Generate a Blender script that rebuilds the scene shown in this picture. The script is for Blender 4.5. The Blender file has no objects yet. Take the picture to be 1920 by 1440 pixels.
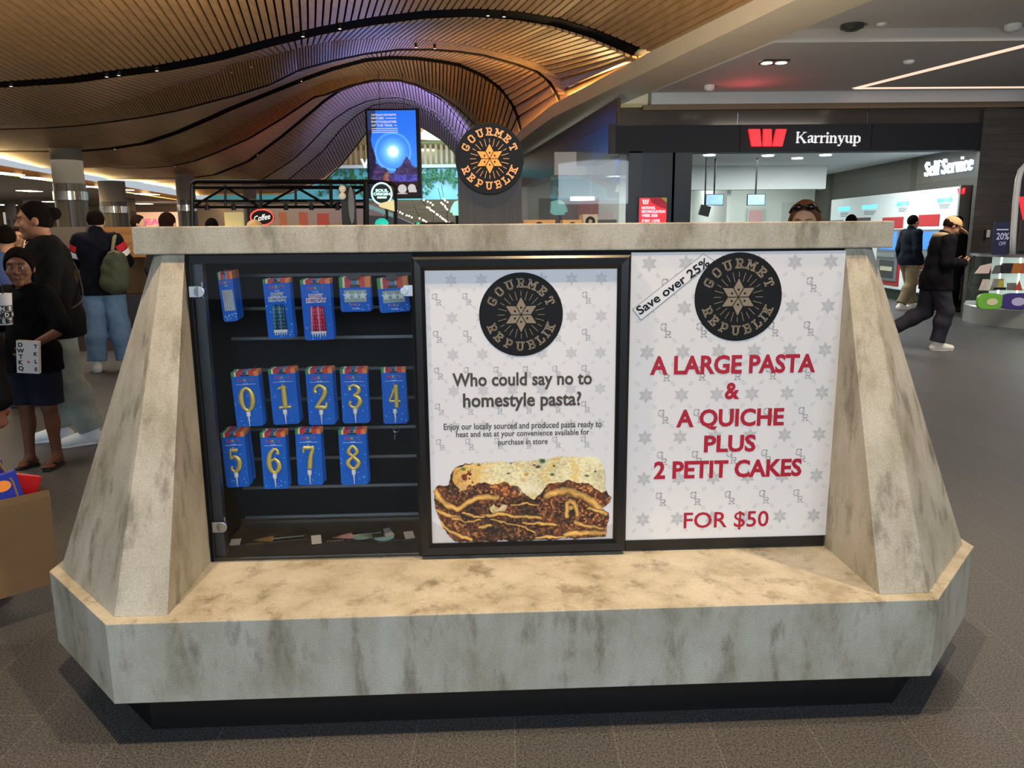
import bpy, bmesh, math, random
import numpy as np
from mathutils import Matrix, Vector
random.seed(7); RNG = np.random.default_rng(7)
SC = bpy.context.scene
COL = SC.collection

# ------------------------------------------------------------------ camera, world, exposure, main lights
FPX, CZ, PITCH, ROLL = 1469.394, 1.4963, -0.1913029, -0.0083788
_cp, _sp, _cr, _sr = math.cos(PITCH), math.sin(PITCH), math.cos(ROLL), math.sin(ROLL)
_f = np.array([0, _cp, _sp]); _r0 = np.array([1., 0, 0]); _u0 = np.cross(_r0, _f)
_r = _cr*_r0 + _sr*_u0; _u = -_sr*_r0 + _cr*_u0
CAMP = np.array([0, 0, CZ])
cd = bpy.data.cameras.new('camera'); cam = bpy.data.objects.new('camera', cd); COL.objects.link(cam)
cd.sensor_width = 36; cd.lens = 36*FPX/1920; cd.clip_end = 300; cd.clip_start = .05
cam.matrix_world = Matrix(((_r[0], _u[0], -_f[0], 0), (_r[1], _u[1], -_f[1], 0), (_r[2], _u[2], -_f[2], CZ), (0, 0, 0, 1)))
SC.camera = cam
SC.view_settings.view_transform = 'Standard'; SC.view_settings.look = 'None'
SC.view_settings.gamma = 1; SC.view_settings.use_curve_mapping = False
SC.view_settings.exposure = 0.0
SC.cycles.use_denoising = True; SC.cycles.max_bounces = 7; SC.cycles.transparent_max_bounces = 12
SC.cycles.caustics_reflective = False; SC.cycles.caustics_refractive = False
wd = bpy.data.worlds.new('world'); SC.world = wd; wd.use_nodes = True
wd.node_tree.nodes['Background'].inputs[0].default_value = (.80, .90, 1.0, 1)
wd.node_tree.nodes['Background'].inputs[1].default_value = .6

def lamp(kind, name, loc, target, power, color, size=.3, size_y=None, angle=1.2, blend=.5):
    ld = bpy.data.lights.new(name, kind); o = bpy.data.objects.new(name, ld); COL.objects.link(o)
    ld.energy = power; ld.color = color
    if kind == 'AREA':
        ld.size = size
        if size_y: ld.shape = 'RECTANGLE'; ld.size_y = size_y
    elif kind == 'SPOT':
        ld.shadow_soft_size = size; ld.spot_size = angle; ld.spot_blend = blend
    else: ld.shadow_soft_size = size
    o.location = loc
    d = Vector(target) - Vector(loc)
    o.rotation_euler = d.to_track_quat('-Z', 'Y').to_euler()
    return o
def strip_lamp(name, a, b, n, power, color, w=.12):
    a, b, n = Vector(a), Vector(b), Vector(n); y = (b-a).normalized(); z = -(n-y*n.dot(y)).normalized(); x = y.cross(z)
    o = lamp('AREA', name, (a+b)/2, b, power, color, w, (b-a).length); M = Matrix((x, y, z)).transposed().to_4x4(); M.translation = (a+b)/2; o.matrix_world = M; return o
WARM = (1, .72, .43)
lamp('SPOT', 'downlight_lamp', (-1.15, 2.02, 3.78), (-.9, 2.15, 0), 270, WARM, .04, angle=1.45, blend=.7)
lamp('SPOT', 'downlight_lamp', (.45, 1.95, 3.78), (.3, 2.15, 0), 270, WARM, .04, angle=1.45, blend=.7)
lamp('SPOT', 'downlight_lamp', (2.1, 2.45, 3.78), (1.4, 2.3, 0), 270, WARM, .04, angle=1.45, blend=.7)
lamp('AREA', 'skylight_lamp', (.3, -8.5, 4.6), (0, 2.4, .9), 1250, (.75, .88, 1), 10, 4)
lamp('AREA', 'mall_ceiling_lamp', (-4.6, 4.6, 3.5), (-4.2, 5.6, 0), 55, (1, .86, .7), 1.4, 1.4)
lamp('AREA', 'mall_ceiling_lamp', (5.6, 8.4, 3.65), (5.6, 8.6, 0), 170, (1, .88, .74), 2.4, 1.6)
lamp('AREA', 'mall_ceiling_lamp', (-5.5, 10, 3.5), (-5.5, 10, 0), 160, (1, .84, .66), 3, 3)

lamp('AREA', 'vault_fill_lamp', (-.4, 6.2, 1.15), (-1.0, 6.6, 4), 350, (1, .87, .70), 1.6, 1)  # added fill, unseen behind the slab, brightens the slatted ceiling and edge beam
lamp('AREA', 'white_ceiling_fill_lamp', (11, 6.5, 2.2), (5.5, 8.5, 3.8), 20, (.95, .97, 1), 2, 1)  # added out of view on the right to lift the white ceiling
lamp('AREA', 'mall_ceiling_lamp', (-22, 30, 3.2), (-22, 30, 0), 1500, (1, .86, .7), 14, 14)
lamp('AREA', 'mall_ceiling_lamp', (-9, 22, 3.4), (-9, 22, 0), 170, (1, .84, .66), 6, 8)

def ray(px, py): return _f + ((px-960)/FPX)*_r + ((720-py)/FPX)*_u
def U(px, py, d): v = ray(px, py); return CAMP + v*(d/v[1])
def G(px, py, z=0): v = ray(px, py); return CAMP + v*((z-CZ)/v[2])
# kiosk frame
KX, KY, KYAW = -.1498, -2.1482, .0451655
KM = Matrix.Rotation(KYAW, 4, 'Z') @ Matrix.Translation((-KX, -KY, 0))
KI = KM.inverted()
def _k(px, py):
    o = KI @ Vector(CAMP); d = (KI @ Vector(CAMP + ray(px, py))) - o; return o, d
def onY(px, py, y): o, d = _k(px, py); return o + d*((y-o.y)/d.y)
def onZ(px, py, z): o, d = _k(px, py); return o + d*((z-o.z)/d.z)
I4 = Matrix.Identity(4)

# ------------------------------------------------------------------ materials
def lin(h):
    h = h.lstrip('#'); c = [int(h[i:i+2], 16)/255 for i in (0, 2, 4)]
    return tuple(x/12.92 if x <= .04045 else ((x+.055)/1.055)**2.4 for x in c)
_M = {}
def mat(key, hexc='#808080', rough=.5, metal=0., emit=0., noise=0., nscale=20., stretch=(1, 1, 1), hex2=None, bump=0., spec=.5, attr=None, coat=0.):
    if key in _M: return _M[key]
    m = bpy.data.materials.new(key); m.use_nodes = True; nt = m.node_tree; b = nt.nodes['Principled BSDF']
    c = lin(hexc); b.inputs['Base Color'].default_value = (*c, 1); b.inputs['Roughness'].default_value = rough
    b.inputs['Metallic'].default_value = metal; b.inputs['Specular IOR Level'].default_value = spec
    b.inputs['Coat Weight'].default_value = coat
    src = None
    if noise or hex2:
        tc = nt.nodes.new('ShaderNodeTexCoord'); mp = nt.nodes.new('ShaderNodeMapping'); nz = nt.nodes.new('ShaderNodeTexNoise')
        mp.inputs['Scale'].default_value = stretch; nz.inputs['Scale'].default_value = nscale; nz.inputs['Detail'].default_value = 6; nz.inputs['Roughness'].default_value = .6
        nt.links.new(tc.outputs['Object'], mp.inputs[0]); nt.links.new(mp.outputs[0], nz.inputs['Vector'])
        rp = nt.nodes.new('ShaderNodeValToRGB'); rp.color_ramp.elements[0].position = .3; rp.color_ramp.elements[1].position = .7
        c2 = lin(hex2) if hex2 else tuple(x*(1-noise) for x in c)
        rp.color_ramp.elements[0].color = (*c2, 1); rp.color_ramp.elements[1].color = (*c, 1)
        nt.links.new(nz.outputs['Fac'], rp.inputs[0]); nt.links.new(rp.outputs[0], b.inputs['Base Color'])
        if bump:
            bp = nt.nodes.new('ShaderNodeBump'); bp.inputs['Strength'].default_value = bump; bp.inputs['Distance'].default_value = .01
            nt.links.new(nz.outputs['Fac'], bp.inputs['Height']); nt.links.new(bp.outputs[0], b.inputs['Normal'])
    if attr:
        at = nt.nodes.new('ShaderNodeAttribute'); at.attribute_name = attr
        nt.links.new(at.outputs['Color'], b.inputs['Base Color'])
        if emit: nt.links.new(at.outputs['Color'], b.inputs['Emission Color']); b.inputs['Emission Strength'].default_value = emit
    elif emit:
        b.inputs['Emission Color'].default_value = (*c, 1); b.inputs['Emission Strength'].default_value = emit
    _M[key] = m; return m
def stone_mat():
    m = bpy.data.materials.new('travertine_porcelain'); m.use_nodes = True; nt = m.node_tree; b = nt.nodes['Principled BSDF']; L = nt.links.new
    tc = nt.nodes.new('ShaderNodeTexCoord')
    def nz(scale, sx, sy, sz, det=6):
        mp = nt.nodes.new('ShaderNodeMapping'); mp.inputs['Scale'].default_value = (sx, sy, sz); n = nt.nodes.new('ShaderNodeTexNoise')
        n.inputs['Scale'].default_value = scale; n.inputs['Detail'].default_value = det; n.inputs['Roughness'].default_value = .62
        L(tc.outputs['Object'], mp.inputs[0]); L(mp.outputs[0], n.inputs['Vector']); return n.outputs['Fac']
    def ramp(src, stops):
        r = nt.nodes.new('ShaderNodeValToRGB'); e = r.color_ramp.elements
        while len(e) < len(stops): e.new(.5)
        for k, (p, c) in enumerate(stops): e[k].position = p; e[k].color = (*lin(c), 1)
        L(src, r.inputs[0]); return r.outputs[0]
    def mix(fac, a, c, mode='MIX'):
        x = nt.nodes.new('ShaderNodeMix'); x.data_type = 'RGBA'; x.blend_type = mode
        if isinstance(fac, float): x.inputs[0].default_value = fac
        else: L(fac, x.inputs[0])
        L(a, x.inputs[6]); L(c, x.inputs[7]); return x.outputs[2]
    base = ramp(nz(4.5, 1.4, 1.4, .7), [(.3, '#9c9684'), (.48, '#bcb8ac'), (.66, '#cbc8bf')])
    vein = ramp(nz(8, 1.6, 1.4, .55, 9), [(.32, '#766a4c'), (.46, '#f0eee6'), (.9, '#ffffff')])
    grain = ramp(nz(210, 1, 1, 1, 3), [(.3, '#c8c4bb'), (.62, '#ffffff'), (.74, '#ffffff')])
    c1 = mix(.62, base, vein, 'MULTIPLY'); c2 = mix(.6, c1, grain, 'MULTIPLY')
    vo = nt.nodes.new('ShaderNodeTexVoronoi'); vo.inputs['Scale'].default_value = 75; L(tc.outputs['Object'], vo.inputs['Vector'])
    fleck = ramp(vo.outputs['Distance'], [(.06, '#d8d4ca'), (.1, '#000000'), (1, '#000000')])
    c3 = mix(.35, c2, fleck, 'LIGHTEN')
    L(c3, b.inputs['Base Color']); b.inputs['Roughness'].default_value = .6
    return m
def floor_mat():
    m = bpy.data.materials.new('granite_floor_tiles'); m.use_nodes = True; nt = m.node_tree; b = nt.nodes['Principled BSDF']; L = nt.links.new
    tc = nt.nodes.new('ShaderNodeTexCoord'); mp = nt.nodes.new('ShaderNodeMapping'); mp.inputs['Rotation'].default_value = (0, 0, math.pi/2)
    L(tc.outputs['Object'], mp.inputs[0])
    br = nt.nodes.new('ShaderNodeTexBrick'); br.inputs['Scale'].default_value = 1; br.inputs['Mortar Size'].default_value = .0016
    br.inputs['Brick Width'].default_value = .9; br.inputs['Row Height'].default_value = .3; br.inputs['Mortar Smooth'].default_value = .2
    br.inputs['Color1'].default_value = (.95, .95, .95, 1); br.inputs['Color2'].default_value = (1.08, 1.06, 1.04, 1); br.inputs['Mortar'].default_value = (1.7, 1.7, 1.7, 1)
    L(mp.outputs[0], br.inputs['Vector'])
    n = nt.nodes.new('ShaderNodeTexNoise'); n.inputs['Scale'].default_value = 150; n.inputs['Detail'].default_value = 5; n.inputs['Roughness'].default_value = .6
    L(tc.outputs['Object'], n.inputs['Vector'])
    r = nt.nodes.new('ShaderNodeValToRGB'); e = r.color_ramp.elements; e[0].position = .36; e[0].color = (*lin('#303132'), 1); e[1].position = .68; e[1].color = (*lin('#6c6c6e'), 1)
    L(n.outputs['Fac'], r.inputs[0])
    x = nt.nodes.new('ShaderNodeMix'); x.data_type = 'RGBA'; x.blend_type = 'MULTIPLY'; x.inputs[0].default_value = 1
    L(r.outputs[0], x.inputs[6]); L(br.outputs['Color'], x.inputs[7]); L(x.outputs[2], b.inputs['Base Color'])
    b.inputs['Roughness'].default_value = .5; b.inputs['Specular IOR Level'].default_value = .2
    return m
def tile_mat(key, h1, h2, mortar, bw, rh, rough=.25, rot=None):
    m = bpy.data.materials.new(key); m.use_nodes = True; nt = m.node_tree; b = nt.nodes['Principled BSDF']; L = nt.links.new
    tc = nt.nodes.new('ShaderNodeTexCoord'); mp = nt.nodes.new('ShaderNodeMapping')
    if rot: mp.inputs['Rotation'].default_value = rot
    L(tc.outputs['Object'], mp.inputs[0])
    br = nt.nodes.new('ShaderNodeTexBrick'); br.inputs['Scale'].default_value = 1; br.inputs['Mortar Size'].default_value = .004; br.inputs['Brick Width'].default_value = bw; br.inputs['Row Height'].default_value = rh
    br.inputs['Color1'].default_value = (*lin(h1), 1); br.inputs['Color2'].default_value = (*lin(h2), 1); br.inputs['Mortar'].default_value = (*lin(mortar), 1)
    L(mp.outputs[0], br.inputs['Vector']); L(br.outputs['Color'], b.inputs['Base Color']); b.inputs['Roughness'].default_value = rough
    return m
def glass_mat(key, tint=(1, 1, 1), refl=.08):
    m = bpy.data.materials.new(key); m.use_nodes = True; nt = m.node_tree; nt.nodes.clear(); L = nt.links.new
    o = nt.nodes.new('ShaderNodeOutputMaterial'); mx = nt.nodes.new('ShaderNodeMixShader'); t = nt.nodes.new('ShaderNodeBsdfTransparent'); g = nt.nodes.new('ShaderNodeBsdfGlossy')
    t.inputs[0].default_value = (*tint, 1); g.inputs['Roughness'].default_value = .02
    fr = nt.nodes.new('ShaderNodeFresnel'); fr.inputs[0].default_value = 1.45; ma = nt.nodes.new('ShaderNodeMath'); ma.operation = 'MULTIPLY'; ma.inputs[1].default_value = refl/.04
    L(fr.outputs[0], ma.inputs[0]); L(ma.outputs[0], mx.inputs[0]); L(t.outputs[0], mx.inputs[1]); L(g.outputs[0], mx.inputs[2]); L(mx.outputs[0], o.inputs[0])
    return m
STONE = stone_mat(); FLOORM = floor_mat(); GLASS = glass_mat('clear_glass', refl=.02); CAB_GLASS = glass_mat('cabinet_glass', refl=.02); SMOKE = glass_mat('tinted_glass', (.55, .6, .62), .12)
BLACK = mat('black_laminate', '#101012', .3); BLACKM = mat('black_metal', '#0c0c0e', .35); STEEL = mat('brushed_steel', '#b9bcc0', .3, 1.)
WHITE = mat('white_paint', '#e9ebea', .5); GOLDP = mat('bronze_print', '#8d7f69', .5)

# ------------------------------------------------------------------ mesh helpers
ORG = {}
def tag(o, label=None, cat=None, group=None, kind=None):
    if label: o['label'] = label
    if cat: o['category'] = cat
    if group: o['group'] = group
    if kind: o['kind'] = kind
    return o
def thing(name, label, cat, base=(0, 0, 0), frame=I4, group=None, kind=None):
    o = bpy.data.objects.new(name, None); COL.objects.link(o); o.empty_display_size = .1
    o.matrix_world = frame @ Matrix.Translation(Vector(base)); ORG[o.name] = Vector(base)
    return tag(o, label, cat, group, kind)
class MB:
    def __init__(s): s.v = []; s.f = []; s.mi = []; s.cur = 0
    def add(s, vs, fs):
        n = len(s.v); s.v += [tuple(map(float, v)) for v in vs]; s.f += [tuple(n+i for i in f) for f in fs]; s.mi += [s.cur]*len(fs); return s
    def quad(s, a, b, c, d): return s.add([a, b, c, d], [(0, 1, 2, 3)])
    def box(s, x0, x1, y0, y1, z0, z1):
        return s.add([(x0, y0, z0), (x1, y0, z0), (x1, y1, z0), (x0, y1, z0), (x0, y0, z1), (x1, y0, z1), (x1, y1, z1), (x0, y1, z1)],
                     [(0, 3, 2, 1), (4, 5, 6, 7), (0, 1, 5, 4), (1, 2, 6, 5), (2, 3, 7, 6), (3, 0, 4, 7)])
    def hull8(s, lo, hi):   # two 4-loops
        return s.add(list(lo)+list(hi), [(3, 2, 1, 0), (4, 5, 6, 7), (0, 1, 5, 4), (1, 2, 6, 5), (2, 3, 7, 6), (3, 0, 4, 7)])
    def loft(s, loops, close=True, cap=True):
        n = len(loops[0]); vs = [p for l in loops for p in l]; fs = []
        for k in range(len(loops)-1):
            for i in range(n if close else n-1):
                j = (i+1) % n; fs.append((k*n+i, k*n+j, (k+1)*n+j, (k+1)*n+i))
        if cap: fs += [tuple(range(n))[::-1], tuple((len(loops)-1)*n+i for i in range(n))]
        return s.add(vs, fs)
    def prism(s, poly, axis, a, b):   # poly in the two other axes order: axis 'z' (x,y), 'y' (x,z), 'x' (y,z)
        def P(p, t): return {'z': (p[0], p[1], t), 'y': (p[0], t, p[1]), 'x': (t, p[0], p[1])}[axis]
        return s.loft([[P(p, a) for p in poly], [P(p, b) for p in poly]])
    def tube(s, pts, r, n=8, cap=True):
        pts = [Vector(p) for p in pts]; rs = r if isinstance(r, (list, tuple)) else [r]*len(pts); loops = []; up = None
        for i, p in enumerate(pts):
            t = (pts[min(i+1, len(pts)-1)] - pts[max(i-1, 0)]).normalized()
            if up is None: up = t.orthogonal().normalized()
            up = (up - t*up.dot(t)).normalized() if (up - t*up.dot(t)).length > 1e-6 else t.orthogonal().normalized(); w = t.cross(up)
            loops.append([p + (up*math.cos(2*math.pi*k/n) + w*math.sin(2*math.pi*k/n))*rs[i] for k in range(n)])
        return s.loft(loops, True, cap)
    def cyl(s, c, r, h, axis='z', n=24, r2=None):
        c = Vector(c); r2 = r if r2 is None else r2; loops = []
        for t, rr in ((0, r), (h, r2)):
            l = []
            for k in range(n):
                a = 2*math.pi*k/n; p, q = rr*math.cos(a), rr*math.sin(a)
                l.append(c + Vector({'z': (p, q, t), 'y': (p, t, q), 'x': (t, p, q)}[axis]))
            loops.append(l)
        return s.loft(loops)
    def lathe(s, prof, c=(0, 0, 0), n=24, a0=0, a1=2*math.pi):
        full = abs(a1-a0-2*math.pi) < 1e-6; m = n if full else n+1; loops = []
        for r, z in prof: loops.append([(c[0]+r*math.cos(a0+(a1-a0)*k/n), c[1]+r*math.sin(a0+(a1-a0)*k/n), c[2]+z) for k in range(m)])
        return s.loft(loops, full, full)
    def sphere(s, c, r, n=12, sq=(1, 1, 1)):
        loops = []; m = n//2
        for i in range(m+1):
            t = math.pi*i/m; rr = max(math.sin(t), .001)
            loops.append([(c[0]+r*sq[0]*rr*math.cos(2*math.pi*k/n), c[1]+r*sq[1]*rr*math.sin(2*math.pi*k/n), c[2]-r*sq[2]*math.cos(t)) for k in range(n)])
        return s.loft(loops, True, True)
    def disc(s, c, r, axis='y', n=32, sy=1):
        l = []
        for k in range(n):
            a = 2*math.pi*k/n; p, q = r*math.cos(a), r*sy*math.sin(a); l.append({'y': (c[0]+p, c[1], c[2]+q), 'z': (c[0]+p, c[1]+q, c[2]), 'x': (c[0], c[1]+p, c[2]+q)}[axis])
        return s.add(l, [tuple(range(n))])
    def xform(s, M, start=0):
        for i in range(start, len(s.v)): s.v[i] = tuple(M @ Vector(s.v[i]))
        return s
    def build(s, name, mats, parent=None, smooth=False, bevel=0, frame=None, base=None, seg=2):
        o0 = Vector((0, 0, 0))
        if parent is not None: o0 = ORG.get(parent.name, o0)
        elif base is not None: o0 = Vector(base)
        me = bpy.data.meshes.new(name); me.from_pydata([tuple(Vector(v)-o0) for v in s.v], [], s.f)
        mats = mats if isinstance(mats, (list, tuple)) else [mats]
        for m in mats: me.materials.append(m)
        if len(mats) > 1: me.polygons.foreach_set('material_index', s.mi)
        bm = bmesh.new(); bm.from_mesh(me); bmesh.ops.recalc_face_normals(bm, faces=bm.faces)
        if bevel:
            es = [e for e in bm.edges if len(e.link_faces) == 2 and e.calc_face_angle(0) > .5]
            bmesh.ops.bevel(bm, geom=es, offset=bevel, segments=seg, affect='EDGES', profile=.6)
        bm.to_mesh(me); bm.free()
        if smooth: me.polygons.foreach_set('use_smooth', [True]*len(me.polygons))
        if smooth == 'auto': me.set_sharp_from_angle(angle=.7)
        return link(name, me, parent, o0, frame)
def link(name, me, parent, o0, frame=None):
    o = bpy.data.objects.new(name, me); COL.objects.link(o); ORG[o.name] = Vector(o0)
    if parent is not None: o.parent = parent
    else: o.matrix_world = (frame or I4) @ Matrix.Translation(o0)
    return o
def struct(o, label=None): o['kind'] = 'structure'; return o
def copy_tree(o, parent=None):
    c = o.copy(); COL.objects.link(c); c.parent = parent; ORG[c.name] = ORG.get(o.name, Vector())
    for ch in list(o.children): copy_tree(ch, c)
    return c

_TXT = {}
def text_mesh(s, bold=0.0):
    if (s, bold) in _TXT: return _TXT[(s, bold)]
    cu = bpy.data.curves.new('t', 'FONT'); cu.body = s; cu.size = 1; cu.resolution_u = 3; cu.offset = bold; cu.fill_mode = 'FRONT'
    o = bpy.data.objects.new('t', cu); COL.objects.link(o)
    dg = bpy.context.evaluated_depsgraph_get(); me = bpy.data.meshes.new_from_object(o.evaluated_get(dg))
    vs = [tuple(v.co) for v in me.vertices]; fs = [tuple(p.vertices) for p in me.polygons]
    bpy.data.objects.remove(o); bpy.data.curves.remove(cu); bpy.data.meshes.remove(me)
    _TXT[(s, bold)] = (vs, fs); return vs, fs
CAPH = .73
def text(s, name, m, parent, c, width=None, cap=.1, ax=(1, 0, 0), up=(0, 0, 1), n=(0, -1, 0), bold=.0, thick=0., mb=None, align='c'):
    """lettering: c = centre of the cap-height box; width and cap height in metres"""
    vs, fs = text_mesh(s, bold/cap*CAPH if False else bold)
    xs = [v[0] for v in vs]; x0, x1 = min(xs), max(xs); sy = cap/CAPH; sx = (width/(x1-x0)) if width else sy
    ax, up, n, c = Vector(ax), Vector(up), Vector(n), Vector(c); mid = (x0+x1)/2 if align == 'c' else x0
    b = mb or MB(); P = [c + ax*((v[0]-mid)*sx) + up*((v[1]-CAPH/2)*sy) for v in vs]
    b.add(P, fs)
    if thick:
        b.add([p + n*thick for p in P], fs)
        from collections import Counter
        E = Counter(); 
        for f in fs:
            for i in range(len(f)): E[tuple(sorted((f[i], f[(i+1) % len(f)])))] += 1
        for (i, j), k in E.items():
            if k == 1: b.add([P[i], P[j], P[j]+n*thick, P[i]+n*thick], [(0, 1, 2, 3)])
    if mb is None: return b.build(name, m, parent)
    return b
def stroke(mb, pts, w, P, w2=None):
    """flat 2-D polyline of width w, mapped to space by P(x, y)"""
    for i in range(len(pts)-1):
        (x0, y0), (x1, y1) = pts[i], pts[i+1]; L = math.hypot(x1-x0, y1-y0) or 1; dx, dy = (x1-x0)/L*w/2, (y1-y0)/L*w/2
        a = (x0-dx, y0-dy); b = (x1+dx, y1+dy)
        mb.add([P(a[0]-dy, a[1]+dx), P(a[0]+dy, a[1]-dx), P(b[0]+dy, b[1]-dx), P(b[0]-dy, b[1]+dx)], [(0, 1, 2, 3)])
SLAB = {  # varsity slab letters in a unit box
 'G': [[(.88, .7), (.88, .82), (.72, .93), (.3, .93), (.12, .78), (.12, .22), (.3, .07), (.72, .07), (.88, .2), (.88, .42), (.58, .42)], [(.88, .7), (.88, .93)]],
 'O': [[(.3, .93), (.7, .93), (.88, .78), (.88, .22), (.7, .07), (.3, .07), (.12, .22), (.12, .78), (.3, .93)]],
 'U': [[(.17, .93), (.17, .25), (.33, .07), (.67, .07), (.83, .25), (.83, .93)], [(0, .93), (.34, .93)], [(.66, .93), (1, .93)]],
 'R': [[(.2, .07), (.2, .93), (.68, .93), (.84, .8), (.84, .6), (.68, .47), (.2, .47)], [(.52, .47), (.84, .07)], [(.02, .07), (.4, .07)], [(.7, .07), (1, .07)], [(.02, .93), (.3, .93)]],
 'M': [[(.15, .07), (.15, .93), (.5, .4), (.85, .93), (.85, .07)], [(-.02, .07), (.32, .07)], [(.68, .07), (1.02, .07)], [(-.02, .93), (.2, .93)], [(.8, .93), (1.02, .93)]],
 'E': [[(.2, .07), (.2, .93)], [(.02, .93), (.85, .93), (.85, .72)], [(.02, .07), (.9, .07), (.9, .3)], [(.2, .5), (.62, .5)], [(.62, .38), (.62, .62)]],
 'T': [[(.5, .07), (.5, .93)], [(.06, .7), (.06, .93), (.94, .93), (.94, .7)], [(.3, .07), (.7, .07)]],
 'P': [[(.2, .07), (.2, .93), (.7, .93), (.86, .8), (.86, .56), (.7, .43), (.2, .43)], [(.02, .07), (.42, .07)], [(.02, .93), (.3, .93)]],
 'B': [[(.2, .07), (.2, .93), (.68, .93), (.82, .82), (.82, .63), (.68, .52), (.2, .52)], [(.68, .52), (.86, .38), (.86, .2), (.7, .07), (.2, .07)], [(.02, .07), (.3, .07)], [(.02, .93), (.3, .93)]],
 'L': [[(.22, .93), (.22, .07), (.9, .07), (.9, .34)], [(.02, .93), (.44, .93)], [(.02, .07), (.3, .07)]],
 'I': [[(.5, .07), (.5, .93)], [(.26, .07), (.74, .07)], [(.26, .93), (.74, .93)]],
 'K': [[(.2, .07), (.2, .93)], [(.2, .38), (.82, .93)], [(.42, .56), (.84, .07)], [(.02, .07), (.4, .07)], [(.02, .93), (.4, .93)], [(.66, .93), (1, .93)], [(.66, .07), (1, .07)]]}
def petals(mb, P, cx, cy, R, gap=.03, dots=None):
    a = R/math.sqrt(3)
    for k in range(6):
        t = math.pi/2 + k*math.pi/3; c, s = math.cos(t), math.sin(t); q = []
        for (u, v) in ((gap*R*1.6, 0), (R/2, a/2-gap*R), (R, 0), (R/2, -a/2+gap*R)): q.append(P(cx+u*c-v*s, cy+u*s+v*c))
        mb.add(q, [(0, 1, 2, 3)])
def logo(parent, c, R, mdisc, mletter, mstar, thick=.002, lift=.0006, P=None, dirs=((1, 0, 0), (0, 0, 1), (0, -1, 0)), edge=None):
    """round badge: disc, arched lettering, six-petal star with rays"""
    X, Z, N = map(Vector, dirs); c = Vector(c)
    d = MB(); n = 64
    ring = lambda rr, t: [c + X*rr*math.cos(2*math.pi*k/n) + Z*rr*math.sin(2*math.pi*k/n) + N*t for k in range(n)]
    d.loft([ring(R, 0), ring(R, thick*.8), ring(R*.99, thick)]); disc = d.build('badge', mdisc, parent)
    def PP(lev): return lambda x, y: c + X*x*R + Z*y*R + N*(thick+lift*lev)
    l = MB(); P1 = PP(1)
    def arc(word, angs, flip):
        for ch, a in zip(word, angs):
            t = math.radians(a); cx, cy = .755*math.cos(t), .755*math.sin(t); rot = t - math.pi/2 if not flip else t + math.pi/2
            co, si = math.cos(rot), math.sin(rot); h = .215; w = h*(.95 if ch == 'M' else .78 if ch != 'I' else .6)
            for pl in SLAB[ch]:
                stroke(l, [(cx+((x-.5)*w)*co-((y-.5)*h)*si, cy+((x-.5)*w)*si+((y-.5)*h)*co) for x, y in pl], .04, P1)
    arc('GOURMET', (155, 133, 111, 90, 69, 47, 25), False)
    arc('REPUBLIK', (205, 225, 246.5, 268, 289, 308, 321.5, 336), True)
    l.build('lettering', mletter, parent)
    st = MB(); petals(st, PP(1), 0, 0, .42); sp = st.build('star_emblem', mstar, parent)
    ra = MB()
    for k in range(24):
        t = math.radians(k*15+ (7.5 if False else 0)); r0 = .45 if k % 4 == 2 else .36 if k % 2 else .4
        if k % 4 == 2: r0 = .46
        r1 = .56; stroke(ra, [(r0*math.cos(t), r0*math.sin(t)), (r1*math.cos(t), r1*math.sin(t))], .013, PP(1))
    ra.build('ray_lines', mletter, parent)
    do = MB()
    for k in range(6):
        t = math.pi/2+k*math.pi/3; do.add([PP(2)(.17*math.cos(t)+.026*math.cos(a*math.pi/5), .17*math.sin(t)+.026*math.sin(a*math.pi/5)) for a in range(10)], [tuple(range(10))])
    do.build('dot', mdisc, sp)
    return disc
# ------------------------------------------------------------------ painted pictures (prints and screens) as colour attributes
def vnoise(h, w, cell, rng=RNG, octs=3):
    out = np.zeros((h, w)); amp = 1; tot = 0
    for o in range(octs):
        c = max(cell/2**o, 1); gh, gw = int(h/c)+3, int(w/c)+3; g = rng.random((gh, gw)); y = np.arange(h)/c; x = np.arange(w)/c
        yi, xi = y.astype(int), x.astype(int); fy, fx = (y-yi)[:, None], (x-xi)[None, :]; fy = fy*fy*(3-2*fy); fx = fx*fx*(3-2*fx)
        out += amp*((g[yi][:, xi]*(1-fx)+g[yi][:, xi+1]*fx)*(1-fy)+(g[yi+1][:, xi]*(1-fx)+g[yi+1][:, xi+1]*fx)*fy); tot += amp; amp *= .5
    return out/tot
def rgb(*c): return np.array(c, float)/255
def inpoly(X, Y, poly):
    r = np.zeros(X.shape, bool); n = len(poly)
    for i in range(n):
        (x0, y0), (x1, y1) = poly[i], poly[(i+1) % n]
        if y0 == y1: continue
        r ^= ((y0 > Y) != (y1 > Y)) & (X < (x1-x0)*(Y-y0)/(y1-y0)+x0)
    return r
def segdist(X, Y, pts):
    d = np.full(X.shape, 1e9)
    for (x0, y0), (x1, y1) in zip(pts[:-1], pts[1:]):
        dx, dy = x1-x0, y1-y0; t = np.clip(((X-x0)*dx+(Y-y0)*dy)/(dx*dx+dy*dy+1e-9), 0, 1); d = np.minimum(d, np.hypot(X-x0-t*dx, Y-y0-t*dy))
    return d
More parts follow.
